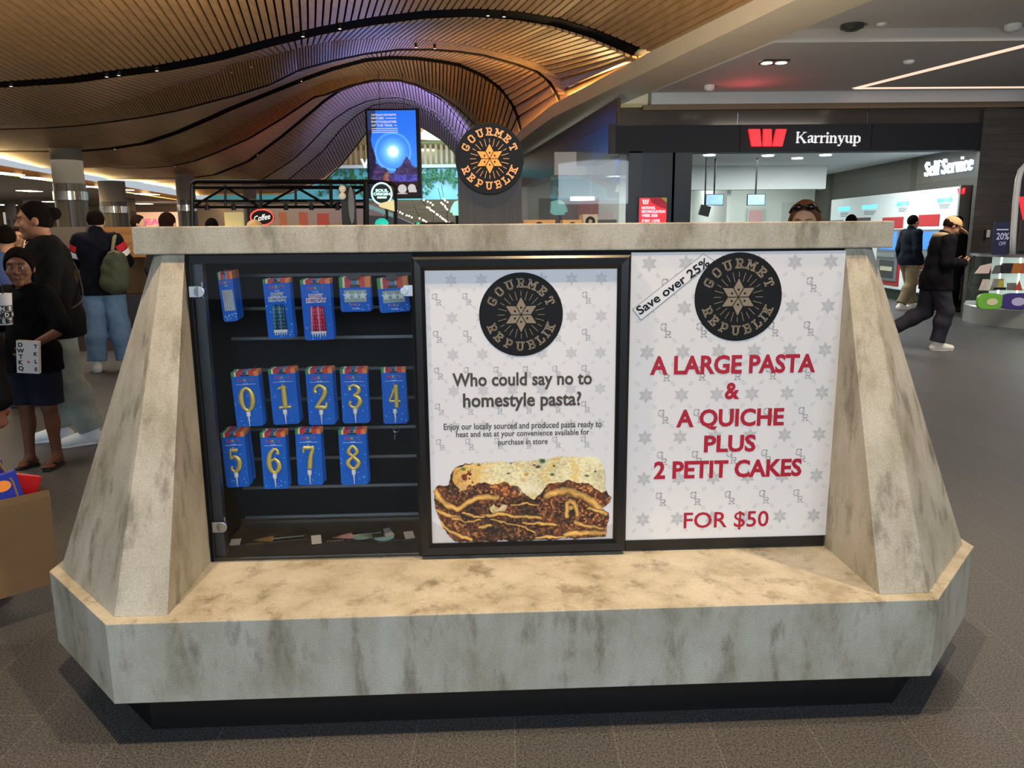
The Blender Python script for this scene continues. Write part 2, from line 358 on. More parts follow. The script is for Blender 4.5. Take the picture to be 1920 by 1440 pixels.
def picture(name, img, mask, corners, m, parent):
    """grid mesh carrying img (h,w,3 sRGB) between corners tl, tr, bl, br"""
    h, w = img.shape[:2]; tl, tr, bl, br = [np.array(c, float) for c in corners]
    u = np.linspace(0, 1, w)[None, :, None]; v = np.linspace(0, 1, h)[:, None, None]
    P = (tl*(1-u)+tr*u)*(1-v)+(bl*(1-u)+br*u)*v
    o0 = ORG.get(parent.name, Vector()); P = P.reshape(-1, 3)-np.array(o0)
    idx = np.arange(h*w).reshape(h, w); q = np.stack([idx[:-1, :-1], idx[1:, :-1], idx[1:, 1:], idx[:-1, 1:]], -1).reshape(-1, 4)
    if mask is not None: q = q[mask[:-1, :-1].reshape(-1)]
    me = bpy.data.meshes.new(name); me.from_pydata(P.tolist(), [], q.tolist()); me.materials.append(m)
    c = np.clip(img, 0, 1).reshape(-1, 3); l = np.where(c <= .04045, c/12.92, ((c+.055)/1.055)**2.4)
    at = me.color_attributes.new('paint', 'FLOAT_COLOR', 'POINT'); at.data.foreach_set('color', np.concatenate([l, np.ones((len(l), 1))], 1).ravel())
    return link(name, me, parent, o0)
# ------------------------------------------------------------------ the setting
fl = MB(); fl.add([(-60, -14, 0), (40, -14, 0), (40, 75, 0), (-60, 75, 0)], [(0, 1, 2, 3)])
struct(fl.build('floor', FLOORM))

# --- timber slat vault: rib curves read as (depth, outline) and interpolated between ribs
RIB = {
 'R1': (11.9, [(0, 160), (125, 152), (208, 140), (300, 129), (400, 110), (500, 82), (600, 58), (700, 40), (790, 29), (880, 25), (960, 30), (1040, 43), (1110, 65), (1165, 88), (1205, 106)]),
 'C1': (15.5, [(0, 234), (83, 227), (146, 213.5), (208, 198), (271, 180), (333, 160), (400, 141.7), (433, 122), (560, 90.5), (622, 77), (685, 73), (747, 73), (810, 76), (860, 81), (905, 91), (967, 105), (1014, 121), (1046, 144), (1060, 169), (1064, 180)]),
 'R2': (16.7, [(0, 242.7), (83, 240.6), (146, 236.5), (208, 229), (271, 220), (333, 208), (400, 190), (440, 180), (507, 159), (560, 132), (622, 114.7), (685, 101.4), (747, 93.6), (810, 93.6), (860, 97.5), (905, 104), (967, 121), (1006, 135), (1030, 155), (1046, 182), (1049, 197)]),
 'R3': (21.5, [(0, 284), (144, 284), (208, 279), (271, 269), (333, 248), (400, 219), (430, 205), (507, 174), (569, 149), (622, 130), (685, 113), (732, 108.4), (779, 110), (826, 116), (860, 122.5), (905, 143), (936, 166), (960, 197.5), (971, 224), (974, 243)]),
 'C3': (25.2, [(160, 314), (229, 311), (312, 296), (354, 281), (400, 264.6), (423, 253), (486, 215), (548, 182), (600, 157), (622, 150.6), (685, 140.5), (732, 140.5), (779, 150.6), (826, 172.5), (860, 193), (900, 228), (940, 262)]),
 'R4': (26.3, [(150, 314), (271, 315.6), (323, 311.5), (365, 302), (400, 289), (465, 261), (527, 224), (590, 182), (607, 179), (654, 161.6), (700, 150.6), (747, 150.6), (779, 158), (826, 180), (860, 204), (892, 236.6), (935, 270)]),
 'R5': (31, [(237, 335), (323, 334.4), (365, 333), (402, 328), (465, 303), (527, 257), (590, 205), (607, 190), (638, 169), (669, 158.4), (700, 152), (747, 152), (779, 160), (826, 186.6), (842, 205), (874, 244), (915, 290)]),
 'C5': (34.6, [(420, 338), (475, 332), (527, 300), (569, 265), (591, 244), (622, 213), (654, 194), (685, 182), (716, 178), (747, 182), (779, 189.5), (826, 215), (860, 255), (905, 300)]),
 'R6': (35.8, [(430, 341), (490, 338), (548, 301), (576, 275.6), (622, 227), (654, 205), (685, 191), (716, 185), (747, 184), (779, 191), (811, 210), (842, 240), (863, 266), (900, 310)]),
 'R7': (40.6, [(470, 352), (540, 338), (590, 297), (607, 282), (638, 244), (669, 216), (700, 197.5), (732, 193), (763, 196), (794, 208), (826, 230), (860, 269), (893, 320)]),
 'R8': (45, [(540, 365), (611, 336), (640, 309), (661, 283), (690, 245), (732, 226), (760, 227), (787, 238), (827, 263), (849, 285), (880, 330)])}
EDGE = [(1400, 0), (1030, 199), (973, 247), (930, 300)]
def edge_line(z):
    q = [G(x, y, z) for x, y in EDGE]; q = [q[0]+(q[0]-q[1])*3]+q+[q[-1]+(q[-1]-q[-2])*4]; ds, xs = [p[1] for p in q], [p[0] for p in q]
    return lambda d: float(np.interp(d, ds, xs))
xA = edge_line(4.1)
def xL(d): return -13.9 - (d-20.9)*.145
CURV = {}
for k, (d, pts) in RIB.items():
    P = [U(x, y, d) for x, y in pts]; us = [p[0]-xA(d) for p in P]; zs = [p[2] for p in P]
    us, zs = [-30.]+us+[max(us[-1]+.05, 0.)], [zs[0]]+zs+[4.1]
    CURV[k] = (d, np.array(us), np.array(zs))
d1, u1, z1 = CURV['R1']
CURV['R0'] = (7.1, u1, 3.62+(z1-3.66)*.9); CURV['Rm'] = (1.2, u1, 3.62+(z1-3.66)*.8); CURV['Rn'] = (-6, u1, 3.62+(z1-3.66)*.8)
def zc(k, u): return float(np.interp(u, CURV[k][1], CURV[k][2]))
SLATM = mat('oak_slat', '#b08a5c', .42, noise=.35, nscale=3, stretch=(6, .5, 6)); SLATB = mat('black_ceiling_void', '#0b0908', .9)
_C0, _C1 = G(1626, 0, 3.72), G(1187, 183, 3.72)
def xC(d): return _C0[0] + (_C1[0]-_C0[0])*(d-_C0[1])/(_C1[1]-_C0[1])
RW = {'R0': .4, 'R1': .5, 'R2': .22, 'R3': .5, 'R4': .3, 'R5': .5, 'R6': .3, 'R7': .3, 'R8': .4}
PAN = [('Rn', 'Rm', .1), ('Rm', 'R0', .1), ('R0', 'R1', .1), ('R1', 'C1', .1), ('C1', 'R2', .055), ('R2', 'R3', .1), ('R3', 'C3', .1), ('C3', 'R4', .06), ('R4', 'R5', .12), ('R5', 'C5', .12), ('C5', 'R6', .09), ('R6', 'R7', .14), ('R7', 'R8', .12)]
for i, (a, b, pitch) in enumerate(PAN):
    da, db = CURV[a][0], CURV[b][0]; s = MB(); bk = MB(); w = pitch*.72
    umin = min(xL(da)-xA(da), xL(db)-xA(db)); u = .5
    while u > umin:
        if u > xL(da)-xA(da)-1 and u > xL(db)-xA(db)-1:
            q = []
            for d, k in ((da+RW.get(a, .02)/2, a), (db-RW.get(b, .02)/2, b)):
                zl, zr = zc(k, u-w/2), zc(k, u+w/2); x = xA(d)+u
                q.append([(x-w/2, d, zl), (x+w/2, d, zr), (x+w/2, d, zr+.045), (x-w/2, d, zl+.045)])
            s.loft(q)
        u -= pitch
    U_ = np.arange(umin, .6, .25); l = []
    for d, k in ((da, a), (db, b)): l.append([(xA(d)+t, d, zc(k, t)+.11) for t in U_])
    bk.loft(l, False, False)
    o = struct(s.build('ceiling_%d' % (i+1), SLATM)); bo = bk.build('backing', SLATB, o)
for i, k in enumerate(RW):
    d = CURV[k][0]; U_ = np.arange(max(-25, xL(d)-xA(d)), .4, .2); th = RW[k]; h = .1
    t = MB(); t.loft([[(xA(d)+u, d-th/2+.02, zc(k, u)+.012), (xA(d)+u, d+th/2-.02, zc(k, u)+.012), (xA(d)+u, d+th/2-.02, zc(k, u)+h), (xA(d)+u, d-th/2+.02, zc(k, u)+h)] for u in U_])
    struct(t.build('trim_%d' % (i+1), mat('black_rib', '#050506', .8, spec=.05)))
# small spotlights let into the ribs
SPM = mat('spot_lens', '#fff4e0', .3, emit=2)
for i, (px, py, k) in enumerate([(9, 66, 'R1'), (192, 64, 'R1'), (215, 62, 'R1'), (294, 131, 'R1'), (568, 66, 'R1'), (637, 50, 'R1'), (915, 29, 'R1'), (945, 31, 'R1'), (215, 277, 'R3'), (565, 150, 'R3'), (483, 290, 'R5'), (327, 301, 'R4'), (474, 140, 'C1'), (437, 153, 'C1'), (780, 80, 'C1'), (815, 82, 'C1')]):
    d = CURV[k][0]-(.1 if k[0] == 'R' else -.4); p = U(px, py, d); z = zc(k, p[0]-xA(d))
    r_, r2_ = (.028, .022)
    t = thing('ceiling_spotlight', 'tiny black spotlight let into the dark rib of the slatted timber ceiling' if k[0] == 'R' else 'tiny black spotlight let into the fine slats of the timber ceiling', 'spotlight', (p[0], d, z-.045), group='rib spotlights' if k[0] == 'R' else 'slat spotlights')
    MB().cyl((p[0], d, z-.045), r_, .08, n=12).build('housing', BLACKM, t); MB().disc((p[0], d-.002, z-.046), r2_, 'z', 12).build('lens', SPM, t)
# --- right edge beam of the vault and warm strip behind it
xB = edge_line(3.96)
BEAM = mat('beige_bulkhead', '#ddd0b6', .6, noise=.08, nscale=2); WCEIL = mat('white_ceiling', '#c4c1bc', .7)
bm_ = MB(); L_ = []
for d in (-4, 4, 8, 11, 13.3, 16.2, 18, 20.3, 25, 28, 40):
    a, c = xB(d), max(xC(d), xB(d)+.72); L_.append([(a, d, 3.96), (a+.01, d, 3.72), (c, d, 3.70), (c+.02, d, 4.4), (a+.72, d, 4.4), (a+.68, d, 3.76), (a+.05, d, 3.76), (a+.05, d, 3.96)])
bm_.loft(L_); struct(bm_.build('trim_10', BEAM))
led = thing('led_strip', 'warm glowing light strip along the right edge of the slatted ceiling', 'light strip', (xA(9), 9, 3.95))
lb = MB(); lb.loft([[(xB(d)+.3, d, 3.765), (xB(d)+.36, d, 3.765), (xB(d)+.36, d, 3.79), (xB(d)+.3, d, 3.79)] for d in (2, 12, 16.2, 20.3, 28, 38)]); lb.build('diffuser', mat('led_amber', '#ffc765', .5, emit=25), led)
for d, e, w in ((2, 9, 620), (9, 16.2, 560), (16.2, 20.3, 170), (20.3, 28, 150)): strip_lamp('cove_lamp', (xB(d)+.52, d, 3.81), (xB(e)+.52, e, 3.81), (-.6, 0, .35), w, (1, .66, .28), .1)
# left cove
lb = MB(); lb.loft([[(xL(d)-.32, d, 3.3), (xL(d)-.2, d, 3.3), (xL(d)-.2, d, 3.47), (xL(d)-.32, d, 3.47)] for d in (6, 20.9, 36.9, 60)]); struct(lb.build('trim_11', mat('brown_bulkhead', '#8d7454', .6)))
led = thing('led_strip', 'yellow glowing light strip along the far left cove of the timber ceiling', 'light strip', (xL(24), 24, 3.36))
lb = MB(); lb.loft([[(xL(d)-.6, d, 3.35), (xL(d)-.5, d, 3.35), (xL(d)-.5, d, 3.4), (xL(d)-.6, d, 3.4)] for d in (8, 30, 58)]); lb.build('diffuser', mat('led_amber'), led)
for d in (17, 23, 29, 35, 41): strip_lamp('cove_lamp', (xL(d)-.5, d, 3.41), (xL(d+5.8)-.5, d+5.8, 3.41), (1, 0, .35), 420, (1, .70, .30), .12)
# left flat ceiling
lb = MB(); lb.box(-60, 0, 0, 1, 3.3, 3.33); lb.v = [(x if x < 0 else xL(62 if y else 0)-.34, 62 if y else -4, z) for x, y, z in lb.v]
struct(lb.build('ceiling_14', mat('grey_ceiling', '#9d9890', .7)))
DLM = mat('downlight_glow', '#fff0d8', .4, emit=6)
for i, (px, py, w, l) in enumerate([(8, 325, .3, 1.2), (78, 335, .3, 1.4), (55, 358, .35, .9), (174, 350, .45, .45), (228, 356, .5, .5), (276, 364, .4, 1.1), (92, 378, .4, .8), (8, 384, .5, 1.2), (268, 382, .5, .9), (307, 387, .6, .6), (229, 377, .5, .5)]):
    p = G(px, py, 3.3); MBt = MB(); MBt.box(p[0]-w*.8, p[0]+w*.8, p[1]-l*.5, p[1]+l*.5, 3.285, 3.3)
    t = thing('recessed_downlight', 'bright recessed downlight in the flat grey ceiling beyond the round columns', 'light', (p[0], p[1], 3.29), group='downlights in the flat grey ceiling')
    MBt.build('diffuser', DLM, t)
# --- right white ceilings
c = MB(); c.loft([[(xC(d)+.005, d, 3.83), (25, d, 3.83), (25, d, 4.1), (xC(d)+.005, d, 4.1)] for d in (-6, 4, 8, 9.9)]); struct(c.build('ceiling_15', WCEIL))
c = MB(); c.loft([[(xC(d)+.005, d, 3.68), (25, d, 3.68), (25, d, 4.1), (xC(d)+.005, d, 4.1)] for d in (9.9, 13.3)]); struct(c.build('ceiling_16', WCEIL))
c = MB(); c.box(xC(13.3)+.02, 25, 13.25, 13.6, 3.5, 4.1); struct(c.build('trim_12', mat('white_bulkhead', '#c3cacd', .6)))
c = MB(); c.box(xC(13.3)-.1, 25, 13.3, 13.7, 3.42, 3.5); struct(c.build('trim_13', mat('tan_strip', '#7d6a52', .6)))
# triangular light line on the ceiling
t = thing('ceiling_light_line', 'thin pinkish triangular light line set into the white ceiling', 'light line', tuple(G(1640, 166, 3.68)))
PINK = mat('pink_line_glow', '#ffd2b8', .5, emit=1.15)
a, b_, e_ = G(1604, 166, 3.675), G(1930, 164, 3.675), G(1930, 84, 3.675)
def strip(p, q, w, z):
    p, q = Vector(p), Vector(q); n = Vector((-(q-p).y, (q-p).x, 0)).normalized()*w/2; return MB().hull8([p-n, q-n, q+n, p+n], [v+Vector((0, 0, .02)) for v in (p-n, q-n, q+n, p+n)])
strip(a, b_, .13, 0).build('light_bar', PINK, t); strip(a, e_, .13, 0).build('light_bar', PINK, t)
# devices on the white ceiling
def ceil_dev(name, label, px, py, z, r, h, m, grp=None, lens=False):
    p = G(px, py, z); t = thing(name, label, name.split('_')[-1] if name != 'smoke_detector' else 'detector', (p[0], p[1], z), group=grp)
    MB().cyl((p[0], p[1], z-h*.45), r, h*.45, n=20).build('housing', m, t)
    MB().sphere((p[0], p[1], z-h*.45), r*.8, 14, (1, 1, .9 if lens else .35)).build('dome' if lens else 'cover', BLACKM if lens else m, t, smooth=True)
ceil_dev('ceiling_speaker', 'dark oval speaker on the near white ceiling', 1598, 46, 3.83, .13, .09, mat('dark_grey_plastic', '#3b3a39', .5))
ceil_dev('dome_camera', 'white dome camera with black lens above the bank fascia', 1348, 178, 3.68, .09, .16, WHITE, lens=True)
ceil_dev('security_camera', 'white ceiling camera just above the black-lensed dome', 1330, 160, 3.68, .08, .14, WHITE)
ceil_dev('dome_camera', 'white dome camera at the top corner of the near ceiling', 1900, 46, 3.83, .09, .12, WHITE)
ceil_dev('smoke_detector', 'small white disc detector on the near ceiling between speaker and corner camera', 1654, 44, 3.83, .06, .03, WHITE)
ceil_dev('smoke_detector', 'small white sensor beside the hanging hook on the ceiling', 1780, 60, 3.83, .06, .05, WHITE)
ceil_dev('smoke_detector', 'small white sensor beside the tip of the light line', 1704, 114, 3.68, .07, .06, WHITE)
ceil_dev('smoke_detector', 'flat grey disc above the red glow on the white ceiling', 1548, 173, 3.68, .08, .03, mat('light_grey_plastic', '#9a9894', .5))
ceil_dev('smoke_detector', 'small white sprinkler rosette above the red glow', 1402, 174, 3.68, .06, .08, WHITE)
p = G(1756, 68, 3.83); MBt = MB(); MBt.tube([(p[0], p[1], 3.83), (p[0], p[1], 3.78), (p[0]+.02, p[1], 3.75), (p[0], p[1], 3.72), (p[0]-.02, p[1], 3.75), (p[0], p[1], 3.78)], .006, 6)
tag(MBt.build('ceiling_hook', BLACKM, base=(p[0], p[1], 3.83)), 'tiny black hook hanging from the white ceiling', 'hook')
p = G(1452, 115, 3.68); t = thing('twin_downlight', 'square twin downlight glowing in the white ceiling', 'light', (p[0], p[1], 3.68))
MB().box(p[0]-.17, p[0]+.17, p[1]-.12, p[1]+.12, 3.66, 3.68).build('frame', BLACKM, t)
for sx in (-.1, .09): MB().disc((p[0]+sx, p[1], 3.655), .075, 'z', 16).build('lens', DLM, t)
lamp('SPOT', 'red_sign_spill', (3.6, 12.6, 3.2), (3.6, 12.4, 3.7), 7, (1, .1, .12), .1, angle=2.6, blend=1)

# --- round columns on the left
COLM = mat('grey_render', '#86837b', .6); TILEM = tile_mat('glossy_column_tiles', '#4a4a42', '#5a564b', '#2c2b28', .12, .09, .3); BAND = mat('polished_band', '#c9c4b6', .12, .9)
def column(px0, px1, d, ztop, tz, bz=None, label=''):
    a, b = U(px0, 420, d)[0], U(px1, 420, d)[0]; x, r = (a+b)/2, (b-a)/2; d = d+r
    t = thing('round_column', label, 'column', (x, d, 0), kind='structure')
    MB().cyl((x, d, tz), r*.97, ztop-tz, n=32).build('shaft', COLM, t, smooth='auto')
    MB().cyl((x, d, 0), r, tz, n=32).build('tiled_base', TILEM, t, smooth='auto')
    if bz: MB().cyl((x, d, bz), r*1.06, .22, n=32).build('polished_ring', BAND, t, smooth='auto')
column(95, 151, 20.5, 3.9, 2.82, 2.4, 'large round grey column with dark tiled base, nearest of the columns')
column(181, 229, 27, 3.3, 2.62, 2.25, 'round column with dark tiles behind the man in navy jacket')
column(329, 364, 29, 3.9, 2.75, 2.35, 'round column at the left end of the black truss')
column(40, 72, 38, 3.3, 2.6, None, 'distant round column behind the man with hair bun')
column(226, 251, 40, 3.3, 2.7, None, 'distant squat column beside the pink shop sign')
column(455, 480, 33, 3.7, 2.6, None, 'round column seen through the black truss')
column(8, 27, 42, 3.3, 2.4, None, 'distant pale column at the left picture edge')
# --- far walls
FW = mat('cream_wall', '#cdbfa2', .7); struct(MB().box(-60, -16.2, 60, 61, 0, 3.4).build('wall_left', mat('pale_shop_wall', '#a89a86', .7)))
struct(MB().box(-22, 14, 68, 69, 0, 14).build('wall_back', FW))
# ------------------------------------------------------------------ the kiosk (kiosk frame KM: x along the front, y into it)
XF, XB, YB, HB, HP = 1.2371, 1.5967, .3872, .3913, .1359
XS, YS, H1, H2 = 1.2308, .4204, 1.4356, 1.5232; YC = .4322; DB = .85
kiosk = thing('display_kiosk', 'long stone-clad octagonal kiosk with sloping legs, bench ledge and thick counter slab', 'kiosk', (0, 0, 0), KM)
octo = lambda xf, xb, yf, yb, yk: [(-xf, yf), (xf, yf), (xb, yb), (xb, yk-(yb-yf)), (xf, yk), (-xf, yk), (-xb, yk-(yb-yf)), (-xb, yb)]
MB().prism(octo(XF, XB, 0, YB, 1.3), 'z', HP, HB).build('stone_base', STONE, kiosk, bevel=.0025)
MB().prism(octo(1.1691, 1.52, .073, .44, 1.22), 'z', 0, HP+.001).build('plinth', mat('black_plinth', '#08080a', .35), kiosk)
for s in (-1, 1):
    b_ = [(1.0774, .0435), (1.231, .0435), (1.5678, .407), (1.5678, DB), (1.0726, DB)]; t_ = [(1.0774, .437), (1.147, .437), (1.1863, .4705), (1.1863, DB), (1.0774, DB)]
    MB().loft([[(s*x, y, HB) for x, y in b_], [(s*x, y, H1) for x, y in t_]]).build('leg', STONE, kiosk, bevel=.002)
MB().box(-XS, XS, YS, DB, H1, H2).build('counter_slab', STONE, kiosk, bevel=.004)
DARK = mat('black_cabinet', '#090a0c', .6, spec=.15); SLATW = mat('black_slatwall', '#090a0d', .75, spec=.1)
cb = MB(); cb.box(-.345, 1.07, YC, DB, HB, H1); cb.build('blanking_panel', DARK, kiosk)
MB().box(-1.075, -1.062, YC-.004, .8, HB, H1).build('side_panel', DARK, kiosk)
MB().box(-.36, -.346, YC, .8, HB, H1).build('side_panel', DARK, kiosk)
MB().box(-1.062, -.36, YC, .8, HB, HB+.012).build('cabinet_floor', mat('gloss_black_shelf', '#1b1a19', .18), kiosk, bevel=.002)
MB().box(-1.062, -.36, YC, .8, H1-.03, H1-.001).build('cabinet_ceiling', DARK, kiosk)
bp = MB().box(-1.07, -.35, .8, .84, HB, H1).build('slatwall_panel', SLATW, kiosk)
RAILM = mat('aluminium_insert', '#5f656c', .4, .5)
for yy in (515, 577, 633, 692, 748, 803, 858, 912, 967):
    z = onY(600, yy, .797).z; MB().box(-1.062, -.36, .795, .802, z-.0055, z+.0055).build('groove_insert', RAILM, bp)
MB().box(-1.062, -1.03, YC+.02, YC+.05, HB+.012, H1-.03).build('door_jamb', mat('dark_blue_grey_metal', '#27303a', .35), kiosk)
door = MB().box(-1.06, -.352, .420, .426, HB+.006, H1-.004).build('glass_door', CAB_GLASS, kiosk)
for (px, py) in ((370, 547), (413, 988)):
    c = onY(px, py, .417); h = MB(); h.box(c.x-.025, c.x+.006, .411, .420, c.z-.018, c.z+.018); h.cyl((c.x+.006, .411, c.z), .018, .009, 'y', 20); h.build('hinge', STEEL, door, bevel=.0015)
    MB().tube([(c.x+.012, .43, c.z+.03), (c.x+.012, .43, c.z-.02)], .003).build('hinge_pin', STEEL, door)
c = onY(758, 545, .417); h = MB(); h.box(c.x-.002, c.x+.03, .412, .420, c.z-.018, c.z+.018); h.cyl((c.x, .408, c.z), .013, .012, 'y', 18); h.build('lock', STEEL, door, bevel=.001)
# --- number candle packs
PB = mat('party_blue_card', '#0b66d4', .45, noise=.1, nscale=8, spec=.2); GOLD = mat('gold_candle', '#d9c36a', .28, .35); WPL = mat('white_plastic', '#e6e9ee', .4); DOT = mat('pale_blue_dots', '#9fcdf5', .5); WINK = mat('white_ink', '#dfe9f7', .5)
STR = [mat('stripe_'+n, c, .45) for n, c in (('green', '#2e8a4e'), ('cream', '#e8dcae'), ('crimson', '#b91d3a'), ('magenta', '#c02c5c'), ('teal', '#157f8c'), ('blue', '#2a62c8'), ('olive', '#b0a93e'), ('red', '#d0342f'), ('orange', '#e8843e'))]
def cat_rom(P, n=7):
    out = []
    for i in range(len(P)-1):
        p0, p1, p2, p3 = P[max(i-1, 0)], P[i], P[i+1], P[min(i+2, len(P)-1)]
        for k in range(n):
            t = k/n; out.append(tuple(.5*((2*b)+(c_-a)*t+(2*a-5*b+4*c_-d)*t*t+(3*b-a-3*c_+d)*t**3) for a, b, c_, d in zip(p0, p1, p2, p3)))
    return out+[P[-1]]
DIG = {'0': [[(.5, 1, .08), (.2, .85, .11), (.08, .5, .14), (.2, .15, .11), (.5, 0, .08), (.8, .15, .11), (.92, .5, .14), (.8, .85, .11), (.5, 1, .08)]],
 '1': [[(.55, 0, .14), (.55, .5, .14), (.55, 1, .13)], [(.55, .95, .07), (.14, .86, .06)], [(.06, .03, .06), (.55, .05, .07), (1, .04, .06)]],
 '2': [[(.22, .7, .1), (.12, .8, .08), (.28, .96, .08), (.55, 1, .09), (.88, .82, .13), (.78, .55, .12), (.4, .25, .09), (.1, .04, .06)], [(.1, .06, .07), (.5, .07, .1), (.85, .05, .09), (.95, .26, .05)]],
 '3': [[(.2, .78, .1), (.16, .9, .07), (.48, 1, .07), (.84, .86, .12), (.78, .66, .1), (.42, .55, .05)], [(.42, .55, .05), (.82, .42, .11), (.88, .2, .13), (.55, 0, .08), (.2, .06, .07), (.13, .2, .08), (.24, .28, .09)]],
 '4': [[(.66, 1, .12), (.66, .5, .12), (.66, 0, .12)], [(.62, .97, .07), (.35, .6, .06), (.08, .29, .06)], [(.08, .28, .06), (.5, .28, .07), (.98, .28, .06)]],
 '5': [[(.18, .94, .1), (.5, .93, .1), (.86, .95, .08)], [(.2, .93, .06), (.18, .55, .05)], [(.18, .55, .05), (.5, .66, .09), (.86, .48, .13), (.82, .18, .12), (.5, 0, .08), (.18, .08, .07), (.2, .24, .08)]],
 '6': [[(.82, .78, .1), (.86, .92, .07), (.58, 1, .07), (.22, .78, .11), (.1, .4, .13), (.24, .1, .11), (.55, 0, .08), (.88, .18, .12), (.86, .42, .11), (.56, .58, .07), (.28, .48, .05)]],
 '7': [[(.08, .93, .09), (.5, .92, .1), (.94, .95, .07)], [(.1, .95, .06), (.1, .7, .05)], [(.9, .93, .07), (.65, .55, .11), (.52, .02, .13)]],
 '8': [[(.5, .55, .07), (.18, .75, .1), (.5, 1, .07), (.82, .75, .1), (.5, .55, .07), (.1, .26, .12), (.5, 0, .08), (.9, .26, .12), (.5, .55, .07)]]}
def card(w, h, t, hdr, parent, notch=True):
    """hanging card centred on x, top at z = 0, front at y = 0"""
    b = MB(); r = .006; pl = [(-w/2, -h+r), (-w/2+r, -h), (w/2-r, -h), (w/2, -h+r), (w/2, 0), (-w/2, 0)]; b.prism(pl, 'y', 0, t); b.build('card', PB, parent)
    hd = MB(); n = len(STR); x = -w/2
    ws = [.11, .07, .15, .08, .1, .06, .06, .2, .17]
    for k in range(n): hd.cur = k; hd.box(x, x+w*ws[k], -.0006, t*.5, -hdr, 0); x += w*ws[k]
    hd.build('header_strip', STR, parent)
    if notch: MB().box(-w*.16, w*.16, -.001, -.0004, -hdr*1.0, -hdr*.72).build('hang_hole', BLACK, parent)
def brandlines(t, w, zt, s=1.0):
    for k, (ch, cm) in enumerate(zip('PARTY', (3, 7, 6, 4, 7))):
        text(ch, 'lettering', STR[cm], t, (-w*.24+k*w*.12, -.0009, zt-.009*s), cap=.011*s, bold=.03)
    text('Candle', 'lettering', WINK, t, (0, -.0009, zt-.0215*s), width=w*.2, cap=.0045*s, bold=.01)
def dots(parent, w, h, z0, z1, seed):
    rg = random.Random(seed); b = MB()
    for _ in range(26): x, z, r = rg.uniform(-w*.46, w*.46), rg.uniform(z0, z1), rg.choice((.0009, .0012, .002)); b.disc((x, -.0004, z), r, 'y', 8)
    b.build('printed_dots', DOT, parent)
def hang(t, x, y, z, roll=0., yaw=0.): t.matrix_world = KM @ Matrix.Translation((x, y, z)) @ Matrix.Rotation(yaw, 4, 'Z') @ Matrix.Rotation(roll, 4, 'Y')
YP = .56; HOOKM = mat('black_hook', '#0d0d0e', .4)
def backs(front, n, x, z, roll, label, group, step=.012, keep=('card', 'header_strip')):
    rg = random.Random(label)
    for k in range(1, n+1):
        c = front.copy(); COL.objects.link(c)
        for ch in front.children:
            if ch.name.split('.')[0] in keep: d = ch.copy(); COL.objects.link(d); d.parent = c
        tag(c, label, 'candle pack', group)
        hang(c, x+rg.uniform(-.001, .002), YP+step*k, z+rg.uniform(-.0015, .0015)+.0006*k, roll+rg.uniform(-.02, .02))
    MB().tube([(x, .80, z-.006), (x, YP-.012, z-.006), (x, YP-.022, z-.001)], .0022, 6).build('peg_hook', HOOKM, kiosk)
def px_rect(x0, y0, x1, y1): a, b = onY(x0, y0, YP), onY(x1, y1, YP); return (a.x+b.x)/2, a.z, b.x-a.x, a.z-b.z
NUMW = 'zero one two three four five six seven eight'.split()
PACKS = [('0', 432, 697, 491, 799, .035, 4), ('1', 502, 692, 559, 795, .03, 4), ('2', 572, 692, 628, 796, .012, 4), ('3', 637, 692, 692, 793, .006, 3), ('4', 714, 690, 764, 794, .008, 1),
         ('5', 413, 811, 465, 913, .03, 6), ('6', 487, 811, 541, 916, .004, 4), ('7', 553, 805, 607, 909, -.004, 3), ('8', 634, 806, 690, 908, .004, 3)]
for dgt, x0, y0, x1, y1, roll, nb in PACKS:
    x, z, w, h = px_rect(x0, y0, x1, y1); roll = -roll*1.2
    t = thing('number_candle_pack', 'front blue pack with a gold %s shaped birthday candle, hanging in the cabinet' % NUMW[int(dgt)], 'candle pack', group='front number candle packs'); ORG[t.name] = Vector((0, 0, 0))
    card(w, h, .002, h*.085, t); brandlines(t, w, -h*.11); dots(t, w, h, -h*.98, -h*.3, ord(dgt))
    MB().box(-w*.36, w*.36, -.0006, -.0003, -h*.235, -h*.229).build('printed_line', WINK, t)
    nc = MB(); hh = h*.41; ww = w*.5
    for pl in DIG[dgt]:
        q = cat_rom(pl); nc.tube([((u-.5)*ww, 0, v*hh) for u, v, r in q], [r*hh*.84 for u, v, r in q], 10)
    nc.v = [(a, b*.5-.006, c-h*.7) for a, b, c in nc.v]; nb_ = nc.build('number_candle', GOLD, t, smooth=True)
    hb_ = MB(); hb_.lathe([(.001, -.052), (.0025, -.03), (.004, -.016), (.0075, -.016), (.008, -.002), (.0075, 0)], (0, -.007, -h*.7-.004), 12); hb_.build('candle_holder', WPL, t, smooth='auto')
    MB().tube([(0, -.006, -h*.7+hh), (0, -.006, -h*.7+hh+.006)], .0012, 6).build('wick', WPL, t)
    hang(t, x, YP, z, roll)
    backs(t, nb, x, z, roll, 'blue pack hanging directly behind the front %s candle pack' % NUMW[int(dgt)], 'packs behind the gold %s' % NUMW[int(dgt)])
# white stick candles pack
x, z, w, h = px_rect(407, 510, 441, 603)
t = thing('stick_candle_pack', 'narrow blue pack of six white stick candles, first on the top hook row', 'candle pack'); ORG[t.name] = Vector()
card(w, h, .002, h*.15, t, False); brandlines(t, w*1.4, -h*.17, .8); dots(t, w, h, -h*.97, -h*.84, 3)
for k in range(6): MB().tube([((k-2.5)*w*.125+.001, -.003, -h*.36), ((k-2.5)*w*.125+.003, -.003, -h*.78)], .0028, 8).build('stick_candle', mat('white_wax', '#c9ccd2', .35), t)
hang(t, x, YP, z, -.06, .1); backs(t, 6, x, z, -.06, 'blue pack with red header queued behind the white stick candles', 'packs behind the stick candles', .014)
